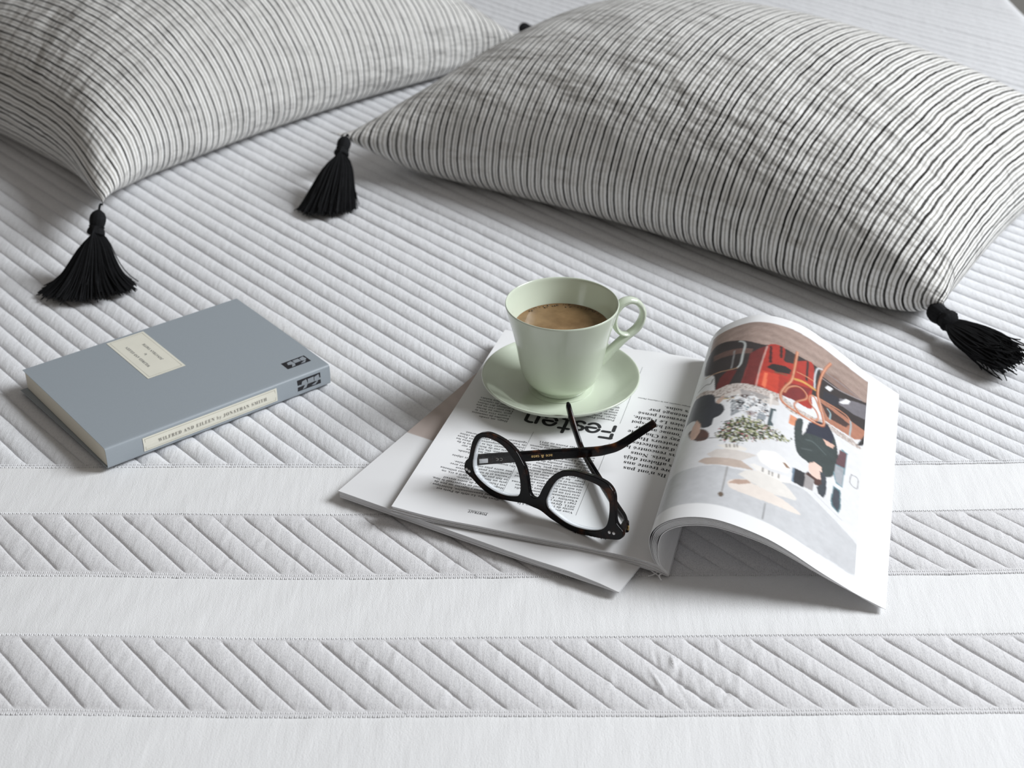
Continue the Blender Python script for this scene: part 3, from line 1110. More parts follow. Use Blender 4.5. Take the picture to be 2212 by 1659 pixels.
column(0.09, 0.728, 0.004, 0.0024, ["propos recueillis par la rédaction Photos"], M['ink_soft'], 'credit_line')
v2, f2 = text_mesh(serif('PORTRAIT'), 0.0034, spacing=1.05)
v2 = v2 * (0.0135 / v2[:, 0].max(), 1)
v3, f3 = rect_vf(-0.0003, 0.0140, -0.0009, -0.00065)
v2, f2 = merge([(v2, f2), (v3, f3)])
mag.part('running_head', on_page(v2, 0.669, 0.0545), f2, M['ink'], parent=lp, smooth=False)
v2, f2 = text_mesh(serif('DÉCORATION'), 0.0034, spacing=1.05)
v2 = v2 - np.array([v2[:, 0].max(), 0])
mag.part('running_head', on_page(v2, 0.353, 0.052), f2, M['ink'], parent=lp, smooth=False)
for u0, va, vb in ((0.366, 0.118, 0.268), (0.3505, 0.30, 0.470), (0.655, 0.118, 0.464), (0.340, 0.575, 0.90)):
    vv = np.linspace(va, vb, 20)
    P = np.vstack([left_page(np.full(20, u0), vv, 0.00010), left_page(np.full(20, u0 + 0.0012), vv, 0.00010)])
    mag.part('column_rule', P, [(i, i + 1, 21 + i, 20 + i) for i in range(19)], M['ink_soft'], parent=lp, smooth=False)

# headline: Festen, rounded stencil letters (mm)
def arc(cx, cy, rx, ry, a0, a1, n=10):
    a = np.radians(np.linspace(a0, a1, n))
    return [(cx + rx * math.cos(q), cy + ry * math.sin(q)) for q in a]


L_E = [arc(5.6, 7.4, 4.9, 6.2, 168, 8) + [(10.2, 7.6), (6.8, 7.4), (3.6, 7.4)], arc(5.6, 7.2, 4.9, 6.0, 196, 322)]
LETTERS = [
    (0.0, [[(9.6, 18.6), (5.0, 18.6), (1.2, 18.6), (1.2, 17.0), (1.2, 12.8)], [(3.6, 10.2), (9.0, 10.2)], [(1.2, 8.0), (1.2, 1.2)]]),
    (11.6, L_E),
    (23.8, [arc(4.2, 10.6, 3.4, 2.9, 20, 200) + [(1.2, 8.6), (3.0, 7.6)], [(5.2, 7.2), (7.2, 6.2)] + arc(4.2, 4.0, 3.4, 2.8, 20, -160)]),
    (36.0, [[(2.6, 20.0), (2.6, 12.0), (2.6, 4.0), (3.4, 1.8), (6.0, 1.2)], [(-1.0, 14.4), (0.2, 14.4)], [(4.8, 14.4), (6.6, 14.4)]]),
    (45.6, L_E),
    (59.8, [[(1.2, 13.6), (1.2, 1.2)], [(4.4, 13.6), (6.6, 13.6), (9.4, 12.0), (9.8, 9.0), (9.8, 1.2)]]),
]
parts = []
for x0, strokes in LETTERS:
    for s in strokes:
        p = (np.array(s) + np.array([x0, 0])) * 0.001
        parts.append(stroke(p, 0.0028, 8, True))
v2, f2 = merge(parts)
mag.part('headline', on_page(v2, 0.348, 0.561, 0.00016), f2, M['ink'], parent=lp, smooth=False, label='black stencil headline')

# right-hand pages: they rise from the spine, roll over and come down to their fore edge
PF = np.array([(0, .0012), (-.0098, .0095), (-.0147, .0265), (-.0113, .0384), (-.0011, .0472), (.0138, .0521), (.0318, .0521), (.0562, .0456), (.0747, .0372), (.0998, .0223), (.1348, .0035)])
PB = np.array([(0, .0012), (-.0100, .0085), (-.0142, .0220), (-.0115, .0335), (-.0045, .0430), (.0088, .0523), (.0232, .0580), (.0416, .0576), (.0643, .0502), (.0957, .0293), (.1335, .0035)])


def even_curve(P, n=240):
    c = catmull(P, 30)
    for _ in range(12):
        c[1:-1] = c[1:-1] * .5 + .25 * (c[:-2] + c[2:])
    L = np.r_[0, np.cumsum(np.linalg.norm(np.diff(c, axis=0), axis=1))]
    s = np.linspace(0, 1, n)
    return np.stack([np.interp(s, L / L[-1], c[:, k]) for k in range(2)], 1)


CF, CB = even_curve(PF), even_curve(PB)


def right_page(s, v, off=0.0, reach=0.0):
    s, v = np.broadcast_arrays(np.asarray(s, float), np.asarray(v, float))
    x = np.linspace(0, 1, len(CF))
    out = []
    for C in (CF, CB):
        T = np.gradient(C, axis=0)
        T /= np.linalg.norm(T, axis=1, keepdims=True)
        N = np.stack([T[:, 1], -T[:, 0]], 1)      # towards the inside of the roll
        env = np.clip(x / 0.16, 0, 1) ** 0.8 * (1 - 0.72 * np.clip((x - 0.35) / 0.65, 0, 1))
        Q = C + N * (off * env)[:, None]
        Q[:, 0] += reach * np.clip((x - 0.4) / 0.6, 0, 1) ** 2
        Q[:, 1] = np.maximum(Q[:, 1], 0.0010)
        out.append(np.stack([np.interp(s, x, Q[:, k]) for k in (0, 1)], -1))
    p = out[0] * (1 - v[..., None]) + out[1] * v[..., None]
    return S0 + p[..., :1] * SE + (v * PAGE_H)[..., None] * SD + p[..., 1:] * BZ


NS, NV = 330, 420
SS, VV = np.meshgrid(np.linspace(0.0, 1.0, NS), np.linspace(0, 1, NV), indexing='ij')
v, f = sheet_vf(right_page(SS, VV), 0.00018)
me = mesh_from('picture_page', v - mag.base, f)

# the photograph printed on the curled page
PRINT=[
('P',(206,207,210),[218,211,298,216,383,220,465,219,640,252,721,257,926,175,917,68,829,63,713,56,599,52,496,52,399,47,319,45,269,37,201,48,200,171]),
('P','floor',[204,982,239,998,295,993,393,969,469,965,528,958,615,953,711,957,835,953,929,945,923,844,871,834,777,825,671,831,633,832,568,828,507,838,435,827,357,846,277,871,231,869,215,847]),
('P',(48,40,40),[225,722,206,821,229,877,275,882,363,853,433,832,507,843,567,833,633,837,679,834,777,830,871,834,923,844,927,698,841,681,731,674,691,693,665,686,617,649,543,610,448,609,394,609,347,603,306,585,275,687]),
('P',(140,115,105),[671,831,743,862,871,839,779,810,683,809]),
('P',(118,114,120),[775,768,837,804,928,845,927,763,843,739,774,737]),
('P',(108,80,72),[243,819,296,817,338,813,405,802,405,776,344,779,283,784,252,783]),
('P',(105,34,32),[300,592,306,661,329,695,366,686,347,603]),
('P',(112,36,34),[394,609,399,705,401,777,423,802,456,830,457,740,448,609]),
('P',(176,48,36),[448,609,448,714,456,832,518,843,533,773,632,842,655,752,656,680,663,619,582,609,539,609]),
('P',(128,34,34),[547,608,545,673,652,712,631,644,598,610]),
('P',(206,66,46),[448,624,454,695,521,698,529,603]),
('P',(238,120,84),[468,621,466,689,479,689,482,612]),
('P',(60,20,22),[473,746,464,831,473,834,485,745]),
('P',(56,34,30),[500,846,511,846,519,788,509,784]),
('P',(38,28,28),[469,717,487,743,536,753,561,746,557,722,511,709]),
('P',(58,44,44),[525,824,561,834,567,783,533,773]),
('L',(216,190,180),2.2,[448,609,448,714,455,827]),
('L',(150,60,56),1.6,[395,614,401,716]),
('L',(120,80,60),5,[504,706,546,711]),
('L',(44,34,34),6,[617,831,625,739]),
('P','marble',[211,610,253,618,299,598,347,612,397,614,451,612,505,607,529,603,534,566,475,568,403,573,341,557,313,547]),
('P',(214,206,200),[313,547,341,560,403,576,475,568,534,570,537,552,479,540,391,547,331,534]),
('P',(168,162,160),[395,583,455,580,511,574,477,554,406,558]),
('P',(90,76,74),[403,558,435,559,429,547,405,545]),
('P',(236,228,222),[501,595,513,595,517,537,511,533]),
('P','marble',[543,606,599,584,679,591,726,609,871,613,877,594,735,585,673,567,591,550,549,573]),
('P',(176,120,96),[691,693,755,700,927,698,928,679,861,625,726,613]),
('P',(70,50,46),[697,682,749,683,832,679,817,651,736,637]),
('P',(42,40,42),[871,604,897,672,927,672,893,618]),
('P',(226,152,116),[589,539,617,539,616,498,589,494]),
('P',(76,90,94),[515,528,535,531,535,449,515,448]),
('P',(226,228,230),[527,522,542,520,541,457,528,469]),
('P',(152,156,160),[375,531,410,533,420,480,387,446]),
('P',(150,156,162),[477,489,507,503,504,458,477,450]),
('P',(240,240,240),[474,538,475,526,471,515,464,506,455,499,447,495,437,496,429,501,422,509,419,520,419,531,421,541,428,550,437,556,447,559,455,559,465,554,471,547]),
('P',(150,152,156),[465,533,464,527,462,520,457,514,453,509,447,507,441,508,435,511,430,515,429,522,429,529,431,535,435,541,441,545,447,547,453,546,458,544,463,539]),
('P',(232,232,232),[454,532,453,528,452,524,449,520,447,517,443,516,439,516,435,518,433,521,431,525,431,529,432,533,435,537,439,539,443,541,447,540,449,539,452,536]),
('P',(44,44,48),[423,521,423,516,421,511,418,507,415,505,409,504,405,505,401,508,398,512,395,516,395,521,398,526,401,529,405,531,410,532,415,531,419,529,422,525]),
('P',(60,60,64),[482,545,481,542,480,538,478,535,475,532,472,531,469,531,466,532,464,534,462,538,462,542,464,545,465,549,469,551,472,552,476,552,478,551,480,549]),
('P',(178,170,172),[465,479,464,475,463,470,459,466,456,462,451,461,447,461,444,463,441,466,439,470,439,475,440,479,443,483,447,486,451,488,456,488,460,486,463,483]),
('P',(110,70,70),[455,473,455,472,454,470,453,468,451,467,449,467,447,467,447,467,446,468,446,470,447,472,447,473,447,475,448,476,450,476,452,476,453,476,454,475]),
('L',(70,72,74),3,[308,558,359,544,393,552]),
('L',(208,176,90),4,[345,538,381,539]),
('S',[358,549,406,558,477,554,507,527,502,471,457,457,401,467,370,507],1),
('P',(50,53,60),[231,595,259,592,301,572,318,528,344,511,359,482,347,454,327,443,324,410,291,408,249,462,208,468,201,443,203,567,215,598]),
('P',(204,176,160),[316,533,335,554,346,557,343,531,331,516]),
('P',(92,62,54),[328,362,328,352,323,344,314,340,301,340,286,345,271,356,256,370,244,387,237,402,237,413,243,417,255,417,271,413,287,405,302,396,315,385,324,374]),
('P',(214,178,160),[246,394,249,436,258,462,282,429,288,387,275,358,259,362]),
('L',(60,58,60),2.5,[284,354,354,346,374,355]),
('S',[382,422,426,445,494,451,533,440,573,423,606,436,581,403,532,400,491,367,443,343,399,328,357,356]),
('P',(242,236,228),[365,310,413,321,468,316,463,303,405,292]),
('P',(222,214,208),[337,271,369,292,457,298,503,299,455,255,378,239]),
('P',(200,182,170),[313,241,335,255,373,253,457,258,507,235,431,222,349,222]),
('L',(70,60,56),2.5,[396,316,400,303]),
('L',(70,60,56),2.5,[407,318,411,305]),
('L',(70,60,56),2.5,[422,321,425,308]),
('L',(70,60,56),2.5,[431,323,435,311]),
('P',(251,249,246),[502,305,515,330,563,346,603,333,626,313,616,283,561,269,520,279]),
('P',(150,118,96),[594,317,605,321,625,310,612,303]),
('P',(246,242,237),[486,254,502,263,563,257,637,272,637,253,604,237,533,228]),
('P',(236,231,225),[457,198,478,224,517,239,615,236,667,210,665,198,578,171,505,185]),
('P',(238,227,218),[430,155,446,173,491,189,509,182,577,175,635,171,691,160,651,144,549,131,454,133]),
('P',(190,162,146),[431,153,452,175,491,188,506,180,469,160]),
('L',(66,56,52),2.4,[533,259,534,244]),
('L',(66,56,52),2.4,[555,258,557,243]),
('L',(66,56,52),2.4,[567,258,569,243]),
('L',(66,56,52),2.4,[590,262,591,247]),
('L',(120,114,108),2.0,[418,219,419,114]),
('P',(112,96,82),[427,104,426,100,426,97,424,94,421,92,419,91,416,92,413,94,411,96,410,100,409,103,411,107,413,110,415,112,417,112,421,112,423,110,425,107]),
('L',(80,78,76),1.8,[564,125,565,63]),
('P',(54,64,64),[615,474,612,510,619,539,640,545,646,482,657,505,685,551,742,596,773,571,791,536,803,479,799,429,787,392,748,367,689,381,646,388,627,420]),
('P',(240,238,238),[645,477,644,529,663,556,661,513]),
('P',(38,42,60),[664,553,702,589,741,605,774,573,769,529,737,529,695,515,656,497]),
('P',(230,190,172),[731,526,751,530,782,534,775,515,749,509]),
('L',(86,98,98),3,[663,470,696,481,751,467]),
('L',(84,94,94),3,[653,421,693,441]),
('P',(240,208,194),[691,382,712,403,742,403,750,363,744,335,708,341,694,352]),
('P',(78,48,42),[683,330,693,345,708,341,730,339,752,351,754,321,730,312,699,316]),
('P',(120,140,160),[634,320,645,325,647,265,637,263]),
('P',(36,37,44),[641,323,684,331,686,268,645,264]),
('P',(164,158,158),[683,328,723,329,722,280,687,272]),
('P',(58,64,72),[737,380,758,383,768,367,775,310,767,283,745,285,734,308,752,333]),
('P',(92,128,138),[794,292,799,359,829,358,838,289,831,261,802,273]),
('P',(66,70,80),[799,301,803,355,825,352,833,290,827,267,805,281]),
('P',(118,150,160),[792,407,798,477,812,541,839,537,834,376,806,377]),
('P',(104,72,78),[796,457,805,530,833,534,833,466]),
('P',(164,168,174),[796,415,796,453,832,461,831,381,807,383]),
('L',(70,72,78),1.6,[863,458,891,457,891,413,861,419,863,458]),
('L',(190,192,196),1.4,[731,277,847,243]),
('L',(196,200,198),4.5,[346,854,364,844,373,823,373,778,374,722,365,698]),
('L',(176,140,110),3.6,[365,698,337,695,301,698,272,699,236,698]),
('L',(150,150,150),3,[335,803,339,767,342,702]),
('L',(60,54,50),2.5,[276,671,271,646,248,653,215,638]),
('L',(214,218,222),4,[682,845,663,832,657,807,657,771,663,729]),
('L',(170,160,162),3,[691,801,770,806,865,834]),
('L',(150,140,142),3,[699,841,779,844,870,836]),
('P',(40,40,50),[702,747,723,752,762,766,780,756,768,723,731,702,705,706]),
('P',(238,238,240),[705,764,717,787,741,789,728,764]),
('P',(238,238,240),[773,745,802,787,823,793,815,769,790,751]),
('L',(198,136,106),4.2,[689,695,731,702,775,709,813,709,833,696]),
('L',(168,190,196),4,[833,696,838,671,837,625]),
('L',(206,196,190),5,[837,625,857,613]),
('L',(160,190,196),3.5,[730,675,745,664,746,636]),
('L',(214,160,84),8,[579,711,615,720,665,721]),
('L',(222,150,110),3,[583,751,621,755,653,757]),
('L',(176,92,52),7,[569,850,569,805,571,750,567,696,550,653,540,619,541,597,553,578,584,566,621,564,663,566,699,573,718,580,725,594,717,619,703,649,689,681,680,708,678,748,683,806,696,860,714,905]),
('L',(238,182,150),2.4499999999999997,[570,852,571,807,571,752,569,697,551,655,541,621,542,598,554,580,585,568,621,566,665,568,701,575,719,582,727,596,719,621,705,651,691,683,682,710,679,750,684,808,697,863,715,907]),
('L',(176,92,52),5,[552,626,561,654,580,674,601,684,623,680,638,665,633,645,607,616,597,597,601,581,619,567]),
('L',(238,182,150),1.75,[553,627,562,655,581,676,602,686,624,682,639,667,635,647,609,618,598,599,603,583,621,569]),
('L',(176,92,52),5,[669,577,690,583,698,606,684,627,662,638,649,654,651,676,665,686,679,675,691,657,702,640]),
('L',(238,182,150),1.75,[670,579,691,585,699,608,685,630,663,640,651,656,652,678,665,689,680,677,693,659,703,642])]


def paint_page():
    """the printed photograph: flat colour areas and lines in page coordinates (thousandths of the page)"""
    ss = np.linspace(0, 1, NS) * 1000
    vv = np.linspace(0, 1, NV) * 1000
    S, Vv = np.meshgrid(ss, vv, indexing='ij')
    img = np.ones((NS, NV, 3)) * np.array(srgb(246, 246, 247))
    area = (S > 165) & (S < 926) & (Vv > 55) & (Vv < 958)
    img[area] = srgb(232, 232, 234)
    r = np.random.default_rng(21)

    def inside(P):
        x, y = P[:, 0], P[:, 1]
        i0, i1 = np.searchsorted(ss, [x.min(), x.max()])
        j0, j1 = np.searchsorted(vv, [y.min(), y.max()])
        i0, j0 = max(i0 - 1, 0), max(j0 - 1, 0)
        A, B = S[i0:i1 + 1, j0:j1 + 1], Vv[i0:i1 + 1, j0:j1 + 1]
        m = np.zeros(A.shape, bool)
        for k in range(len(P)):
            x0, y0 = P[k]
            x1, y1 = P[(k + 1) % len(P)]
            if y0 == y1:
                continue
            c = ((y0 > B) != (y1 > B)) & (A < (x1 - x0) * (B - y0) / (y1 - y0) + x0)
            m ^= c
        full = np.zeros(S.shape, bool)
        full[i0:i1 + 1, j0:j1 + 1] = m
        return full

    grain = np.sin(Vv * 0.16 + 3.2 * np.sin(S * 0.013)) * 0.6 + np.sin(Vv * 0.61 + 2.3 * np.sin(S * 0.031) + 5 * np.sin(Vv * 0.02)) * 0.4
    speck = r.random(S.shape)
    for it in PRINT:
        if it[0] == 'P':
            P = np.array(it[2], float).reshape(-1, 2)
            if len(P) > 8:
                P = catmull(P, 5, True)
            m = inside(P) & area
            if it[1] == 'floor':
                g = (grain[m] * 9 + r.normal(0, 4, m.sum()))[:, None]
                base = np.array([164, 142, 132]) + g
                lin = ((base / 255 + 0.055) / 1.055) ** 2.4
                img[m] = lin
            elif it[1] == 'marble':
                c = np.where(speck[m][:, None] < 0.28, np.array(srgb(138, 116, 106)), np.array(srgb(214, 204, 198)))
                img[m] = c
            else:
                img[m] = srgb(*it[1])
        elif it[0] == 'L':
            P = catmull(np.array(it[3], float).reshape(-1, 2), 8) if len(it[3]) > 4 else np.array(it[3], float).reshape(-1, 2)
            w = it[2] * 0.62
            L = np.full(S.shape, 1e9)
            for a, b in zip(P[:-1], P[1:]):
                lo_, hi_ = np.minimum(a, b) - w * 2, np.maximum(a, b) + w * 2
                i0, i1 = np.searchsorted(ss, [lo_[0], hi_[0]])
                j0, j1 = np.searchsorted(vv, [lo_[1], hi_[1]])
                A, B = S[i0:i1, j0:j1], Vv[i0:i1, j0:j1]
                d = b - a
                tt = np.clip(((A - a[0]) * d[0] * 0.55 + (B - a[1]) * d[1]) / (d[0] ** 2 * 0.55 + d[1] ** 2 + 1e-9), 0, 1)
                dist = np.hypot((A - a[0] - tt * d[0]) * 0.75, B - a[1] - tt * d[1])
                L[i0:i1, j0:j1] = np.minimum(L[i0:i1, j0:j1], dist)
            k = np.clip((w + 0.8 - L) / 1.6, 0, 1)[..., None] * area[..., None]
            img = img * (1 - k) + np.array(srgb(*it[1])) * k
        else:
            P = np.array(it[1], float).reshape(-1, 2)
            m = inside(P)
            ii, jj = np.nonzero(m)
            pal = [(52, 56, 38), (70, 76, 48), (38, 42, 32), (150, 156, 104), (196, 198, 160), (186, 112, 122), (222, 214, 204)]
            wt = [0.26, 0.22, 0.16, 0.14, 0.10, 0.05, 0.07]
            if len(it) > 2:
                pal = [(240, 240, 240), (205, 206, 208), (150, 152, 156), (60, 60, 66), (168, 150, 140), (96, 70, 66), (110, 130, 140)]
                wt = [0.30, 0.22, 0.16, 0.10, 0.10, 0.06, 0.06]
            for q in r.choice(len(ii), 1300 if len(it) < 3 else 260):
                c = pal[r.choice(7, p=wt)]
                cx, cy = S[ii[q], jj[q]], Vv[ii[q], jj[q]]
                cx, cy = cx + r.normal(0, 10), cy + r.normal(0, 7)
                rx, ry = r.uniform(1.5, 4.5), r.uniform(1.2, 3.2)
                i0, i1 = np.searchsorted(ss, [cx - rx, cx + rx])
                j0, j1 = np.searchsorted(vv, [cy - ry, cy + ry])
                img[i0:i1, j0:j1] = srgb(*c)
    # the fine tonal variation of a photograph and the softness of its screen
    def field(n, m):
        g = r.normal(0, 1, (n, m))
        i = np.linspace(0, n - 1, NS)
        j = np.linspace(0, m - 1, NV)
        a = np.stack([np.interp(i, np.arange(n), g[:, k]) for k in range(m)], 1)
        return np.stack([np.interp(j, np.arange(m), a[k]) for k in range(NS)], 0)
    f = 1 + 0.035 * field(24, 34) + 0.05 * field(70, 100) + 0.03 * field(160, 220)
    lum = img.mean(-1)
    f = 1 + (f - 1) * np.clip(1.5 - 1.45 * lum, 0.15, 1.5)
    img = np.where(area[..., None], img * np.clip(f, 0.6, 1.4)[..., None], img)
    for ax in (0, 1):
        img = 0.5 * img + 0.25 * (np.roll(img, 1, ax) + np.roll(img, -1, ax))
    return np.clip(img, 0, 1)


img = paint_page()
at = me.color_attributes.new('print', 'FLOAT_COLOR', 'POINT')
cc = np.ones((len(me.vertices), 4), dtype=np.float32)
cc[:, :3] = srgb(246, 246, 247)
cc[:NS * NV, :3] = img.reshape(-1, 3)
cc[:, :3] *= 0.93
at.data.foreach_set('color', cc.ravel())
mag.add('picture_page', me, M['print'], label='curled page printed with an upside-down dining room photograph')
SS, VV = np.meshgrid(np.linspace(0.0, 1.0, 110), np.linspace(0, 1, 16), indexing='ij')
for k_, (off, reach) in enumerate(((0.0012, 0.0008), (0.0022, 0.0016), (0.0027, 0.0026), (0.0033, 0.0032), (0.0038, 0.0042), (0.0044, 0.0048), (0.0049, 0.0058), (0.0056, 0.0066), (0.0066, 0.0078))):
    v, f = sheet_vf(right_page(SS, VV * (1 - 0.0008 * (k_ % 3)) + 0.0005 * (k_ % 2), off, reach), 0.00018 if k_ < 8 else 0.0003)
    mag.part('page' if k_ < 8 else 'back_cover', v, f, M['paper'])
# torn glue and threads at the foot of the spine
for i, pts in enumerate(([(-0.006, 0.0035, 0.0022), (-0.010, -0.002, 0.0016), (-0.0135, -0.004, 0.0010)], [(-0.004, 0.001, 0.0020), (-0.006, -0.004, 0.0028), (-0.0040, -0.0062, 0.0012)], [(-0.016, 0.004, 0.003), (-0.011, -0.0005, 0.0026), (-0.005, -0.003, 0.0012)])):
    P = np.array([S0 + SE * a + SD * b + BZ * c for a, b, c in pts])
    v, f = sweep_vf(catmull(P, 6), (0.1, 0.2, 0.9), 0.0006, 0.0002, 6, 2.0)
    mag.part('glue_shred', v, f, M['paper'])

# ------------------------------------------------------------------ cup and saucer
M['celadon'] = plain('pale_green_glaze', (0.655, 0.715, 0.595), 0.16, 0.5, var=0.015, scale=25, Coat_Weight=0.3, Coat_Roughness=0.06)
t = NT('coffee')
v = t.coords((1, 1, 1))
base = t.ramp(t.noise(v, 45.0, 4), [(0.35, (0.17, 0.098, 0.042)), (0.68, (0.31, 0.195, 0.095))])
vor = t.n('ShaderNodeTexVoronoi')
vor.inputs['Scale'].default_value = 900.0
t.l(v, vor.inputs['Vector'])
c = t.mix(t.ramp(vor.outputs['Distance'], [(0.0, (0.35, 0.35, 0.35)), (0.3, (0, 0, 0))]), base, (0.28, 0.19, 0.11))
M['coffee'] = t.done(c, 0.22, 0.4)
CX, CY = 0.0382, 0.9975
ZS = 0.01215
sau = Thing('saucer', 'pale green saucer under the cup on the magazine page', 'saucer', (CX, CY, ZS))
prof = [(0.0, 0.0030), (0.030, 0.0030), (0.0305, 0.0), (0.0335, 0.0), (0.0345, 0.0030), (0.044, 0.0056), (0.053, 0.0102), (0.0590, 0.0143), (0.0615, 0.0166), (0.0620, 0.0176), (0.0614, 0.0183), (0.0600, 0.0177), (0.0560, 0.0150), (0.0500, 0.0112), (0.0430, 0.0079), (0.0340, 0.0062), (0.0255, 0.0060), (0.0235, 0.0068), (0.0, 0.0068)]
pc = catmull(np.array(prof[:]), 4)
v, f = lathe_vf(pc, (CX, CY, ZS), 128, close=False)
sau.part('dish', v, f, M['celadon'])

ZC = ZS + 0.0072
cup = Thing('coffee_cup', 'pale green ceramic coffee cup with ring handle standing on the saucer', 'cup', (CX, CY, ZC))
HC = 0.0930 - ZC
outer = [(0.0, 0.0028), (0.0175, 0.0028), (0.0182, 0.0), (0.0206, 0.0), (0.0212, 0.0022), (0.0232, 0.0040), (0.0272, 0.0078), (0.0302, 0.0130), (0.0322, 0.0210), (0.0338, 0.0300), (0.0356, 0.0400), (0.0378, 0.0500), (0.0404, 0.0600), (0.0426, HC - 0.0050), (0.0436, HC - 0.0010)]
inner = [(0.0431, HC), (0.0421, HC - 0.0010), (0.0408, HC - 0.0060), (0.0384, 0.0590), (0.0356, 0.0490), (0.0334, 0.0390), (0.0316, 0.0290), (0.0298, 0.0200), (0.0272, 0.0130), (0.0220, 0.0075), (0.0120, 0.0055), (0.0, 0.0052)]
pc = np.vstack([catmull(np.array(outer), 5)[:-1], catmull(np.array([outer[-1]] + inner), 5)])
v, f = lathe_vf(pc, (CX, CY, ZC), 128, close=False)
cup.part('bowl', v, f, M['celadon'])
hd = math.radians(20)
HX = np.array([math.cos(hd), math.sin(hd), 0])
HN = np.array([-math.sin(hd), math.cos(hd), 0])


def hpt(r, z):
    return np.array([CX, CY, 0]) + HX * r + BZ * z


ring = [hpt(0.0560 + 0.0122 * math.cos(a), 0.0700 + 0.0148 * math.sin(a)) for a in np.linspace(0, 2 * math.pi, 49)]
ring = np.array(ring)
kk = np.linspace(0, 2 * math.pi, 49)
v1, f1 = sweep_vf(ring, HN, 0.0022 + 0.0004 * np.sin(kk), 0.0042, 12, 2.4)
tail = catmull(np.array([hpt(0.0425, 0.0750), hpt(0.0500, 0.0842), hpt(0.0590, 0.0846), hpt(0.0668, 0.0770), hpt(0.0680, 0.0680), hpt(0.0630, 0.0590), hpt(0.0530, 0.0520), hpt(0.0420, 0.0430), hpt(0.0330, 0.0350)]), 8)
w = np.linspace(0, 1, len(tail))
v2, f2 = sweep_vf(tail, HN, 0.0024 + 0.0014 * w ** 4, 0.0042 + 0.0012 * w ** 4, 12, 2.2)
v, f = merge([(v1, f1), (v2, f2)])
cup.part('handle', v, f, M['celadon'], label='ring handle with a straight tail')
cof = Thing('coffee', 'brown milky coffee inside the green cup', 'coffee', (CX, CY, 0.0722))
rad = np.array([0.0, 0.012, 0.024, 0.033, 0.0357, 0.0367])
v, f = lathe_vf(np.stack([rad, [0.0, 0.0, 0.0, 0.0, 0.0002, 0.0008]], 1), (CX, CY, 0.0722), 96, close=False)
cof.part('surface', v, f, M['coffee'])
bub = []
for i in range(46):
    a = random.uniform(0.6, 2.6)
    r = 0.0360 - abs(random.gauss(0, 0.0016))
    s = random.uniform(0.00035, 0.0009)
    vv_, ff_ = lathe_vf([(s, 0), (s * 0.85, s * 0.35), (s * 0.5, s * 0.6), (0.00001, s * 0.7)], (CX + r * math.cos(a), CY + r * math.sin(a), 0.0724), 8, close=False)
    bub.append((vv_, ff_))
v, f = merge(bub)
M['foam'] = plain('coffee_bubbles', (0.10, 0.065, 0.03), 0.15, 0.5)
cof.part('bubbles', v, f, M['foam'], kind='stuff')

# ------------------------------------------------------------------ glasses
t = NT('tortoiseshell')
v = t.coords((1, 1, 1))
c = t.ramp(t.noise(v, 75.0, 3, 0.6), [(0.52, (0.0040, 0.0038, 0.0045)), (0.64, (0.018, 0.008, 0.006)), (0.78, (0.11, 0.034, 0.010))])
M['acetate'] = t.done(c, 0.12, 0.17)
M['steel'] = plain('hinge_steel', (0.72, 0.72, 0.73), 0.35, 0.5, Metallic=0.6)
M['lens_edge'] = plain('lens_edge', (0.78, 0.80, 0.84), 0.2, 0.5, Alpha=0.62)
lm = bpy.data.materials.new('lens')
lm.use_nodes = True
nt = lm.node_tree
for nd in list(nt.nodes):
    if nd.type != 'OUTPUT_MATERIAL':
        nt.nodes.remove(nd)
tr = nt.nodes.new('ShaderNodeBsdfTransparent')
tr.inputs['Color'].default_value = (0.975, 0.985, 0.985, 1)
gl = nt.nodes.new('ShaderNodeBsdfGlossy')
gl.inputs['Roughness'].default_value = 0.02
fr = nt.nodes.new('ShaderNodeFresnel')
fr.inputs['IOR'].default_value = 1.22
mx = nt.nodes.new('ShaderNodeMixShader')
nt.links.new(fr.outputs[0], mx.inputs[0])
nt.links.new(tr.outputs[0], mx.inputs[1])
nt.links.new(gl.outputs[0], mx.inputs[2])
nt.links.new(mx.outputs[0], nt.nodes['Material Output'].inputs['Surface'])
M['lens'] = lm

GO = np.array([-0.0330, 0.8740, 0.0247])
GA = np.array([0.8015, -0.5979, -0.0038])
GB = np.array([0.1068, 0.1370, 0.9848])
GN = np.cross(GA, GB)
LENS_A = [(4.6, 9.8), (5.0, 15.9), (6.7, 23.1), (9.1, 27.3), (12.6, 29.5), (19.1, 30.5), (26.6, 29.8), (32.3, 27.7), (37.1, 24.3), (39.6, 22.4), (43.0, 18.2), (45.9, 12.8), (47.8, 6.9), (48.7, 1.7), (48.3, -2.1), (46.5, -4.8), (42.4, -6.7), (37.0, -8.3), (29.8, -9.0), (22.2, -8.3), (14.5, -6.0), (8.4, -2.7), (5.4, 1.5), (4.4, 6.8)]
LENS_B = [(69.4, 1.7), (70.3, 6.2), (72.4, 12.9), (75.8, 19.7), (80.4, 24.4), (85.8, 27.3), (92.2, 28.9), (101.2, 29.5), (108.5, 29.2), (113.3, 27.9), (116.9, 25.6), (119.4, 21.2), (120.6, 16.6), (121.1, 10.1), (120.7, 3.8), (118.5, -0.5), (114.6, -3.9), (108.5, -6.6), (101.5, -8.3), (94.2, -9.2), (86.7, -8.8), (79.7, -7.1), (74.2, -5.2), (70.8, -2.7)]
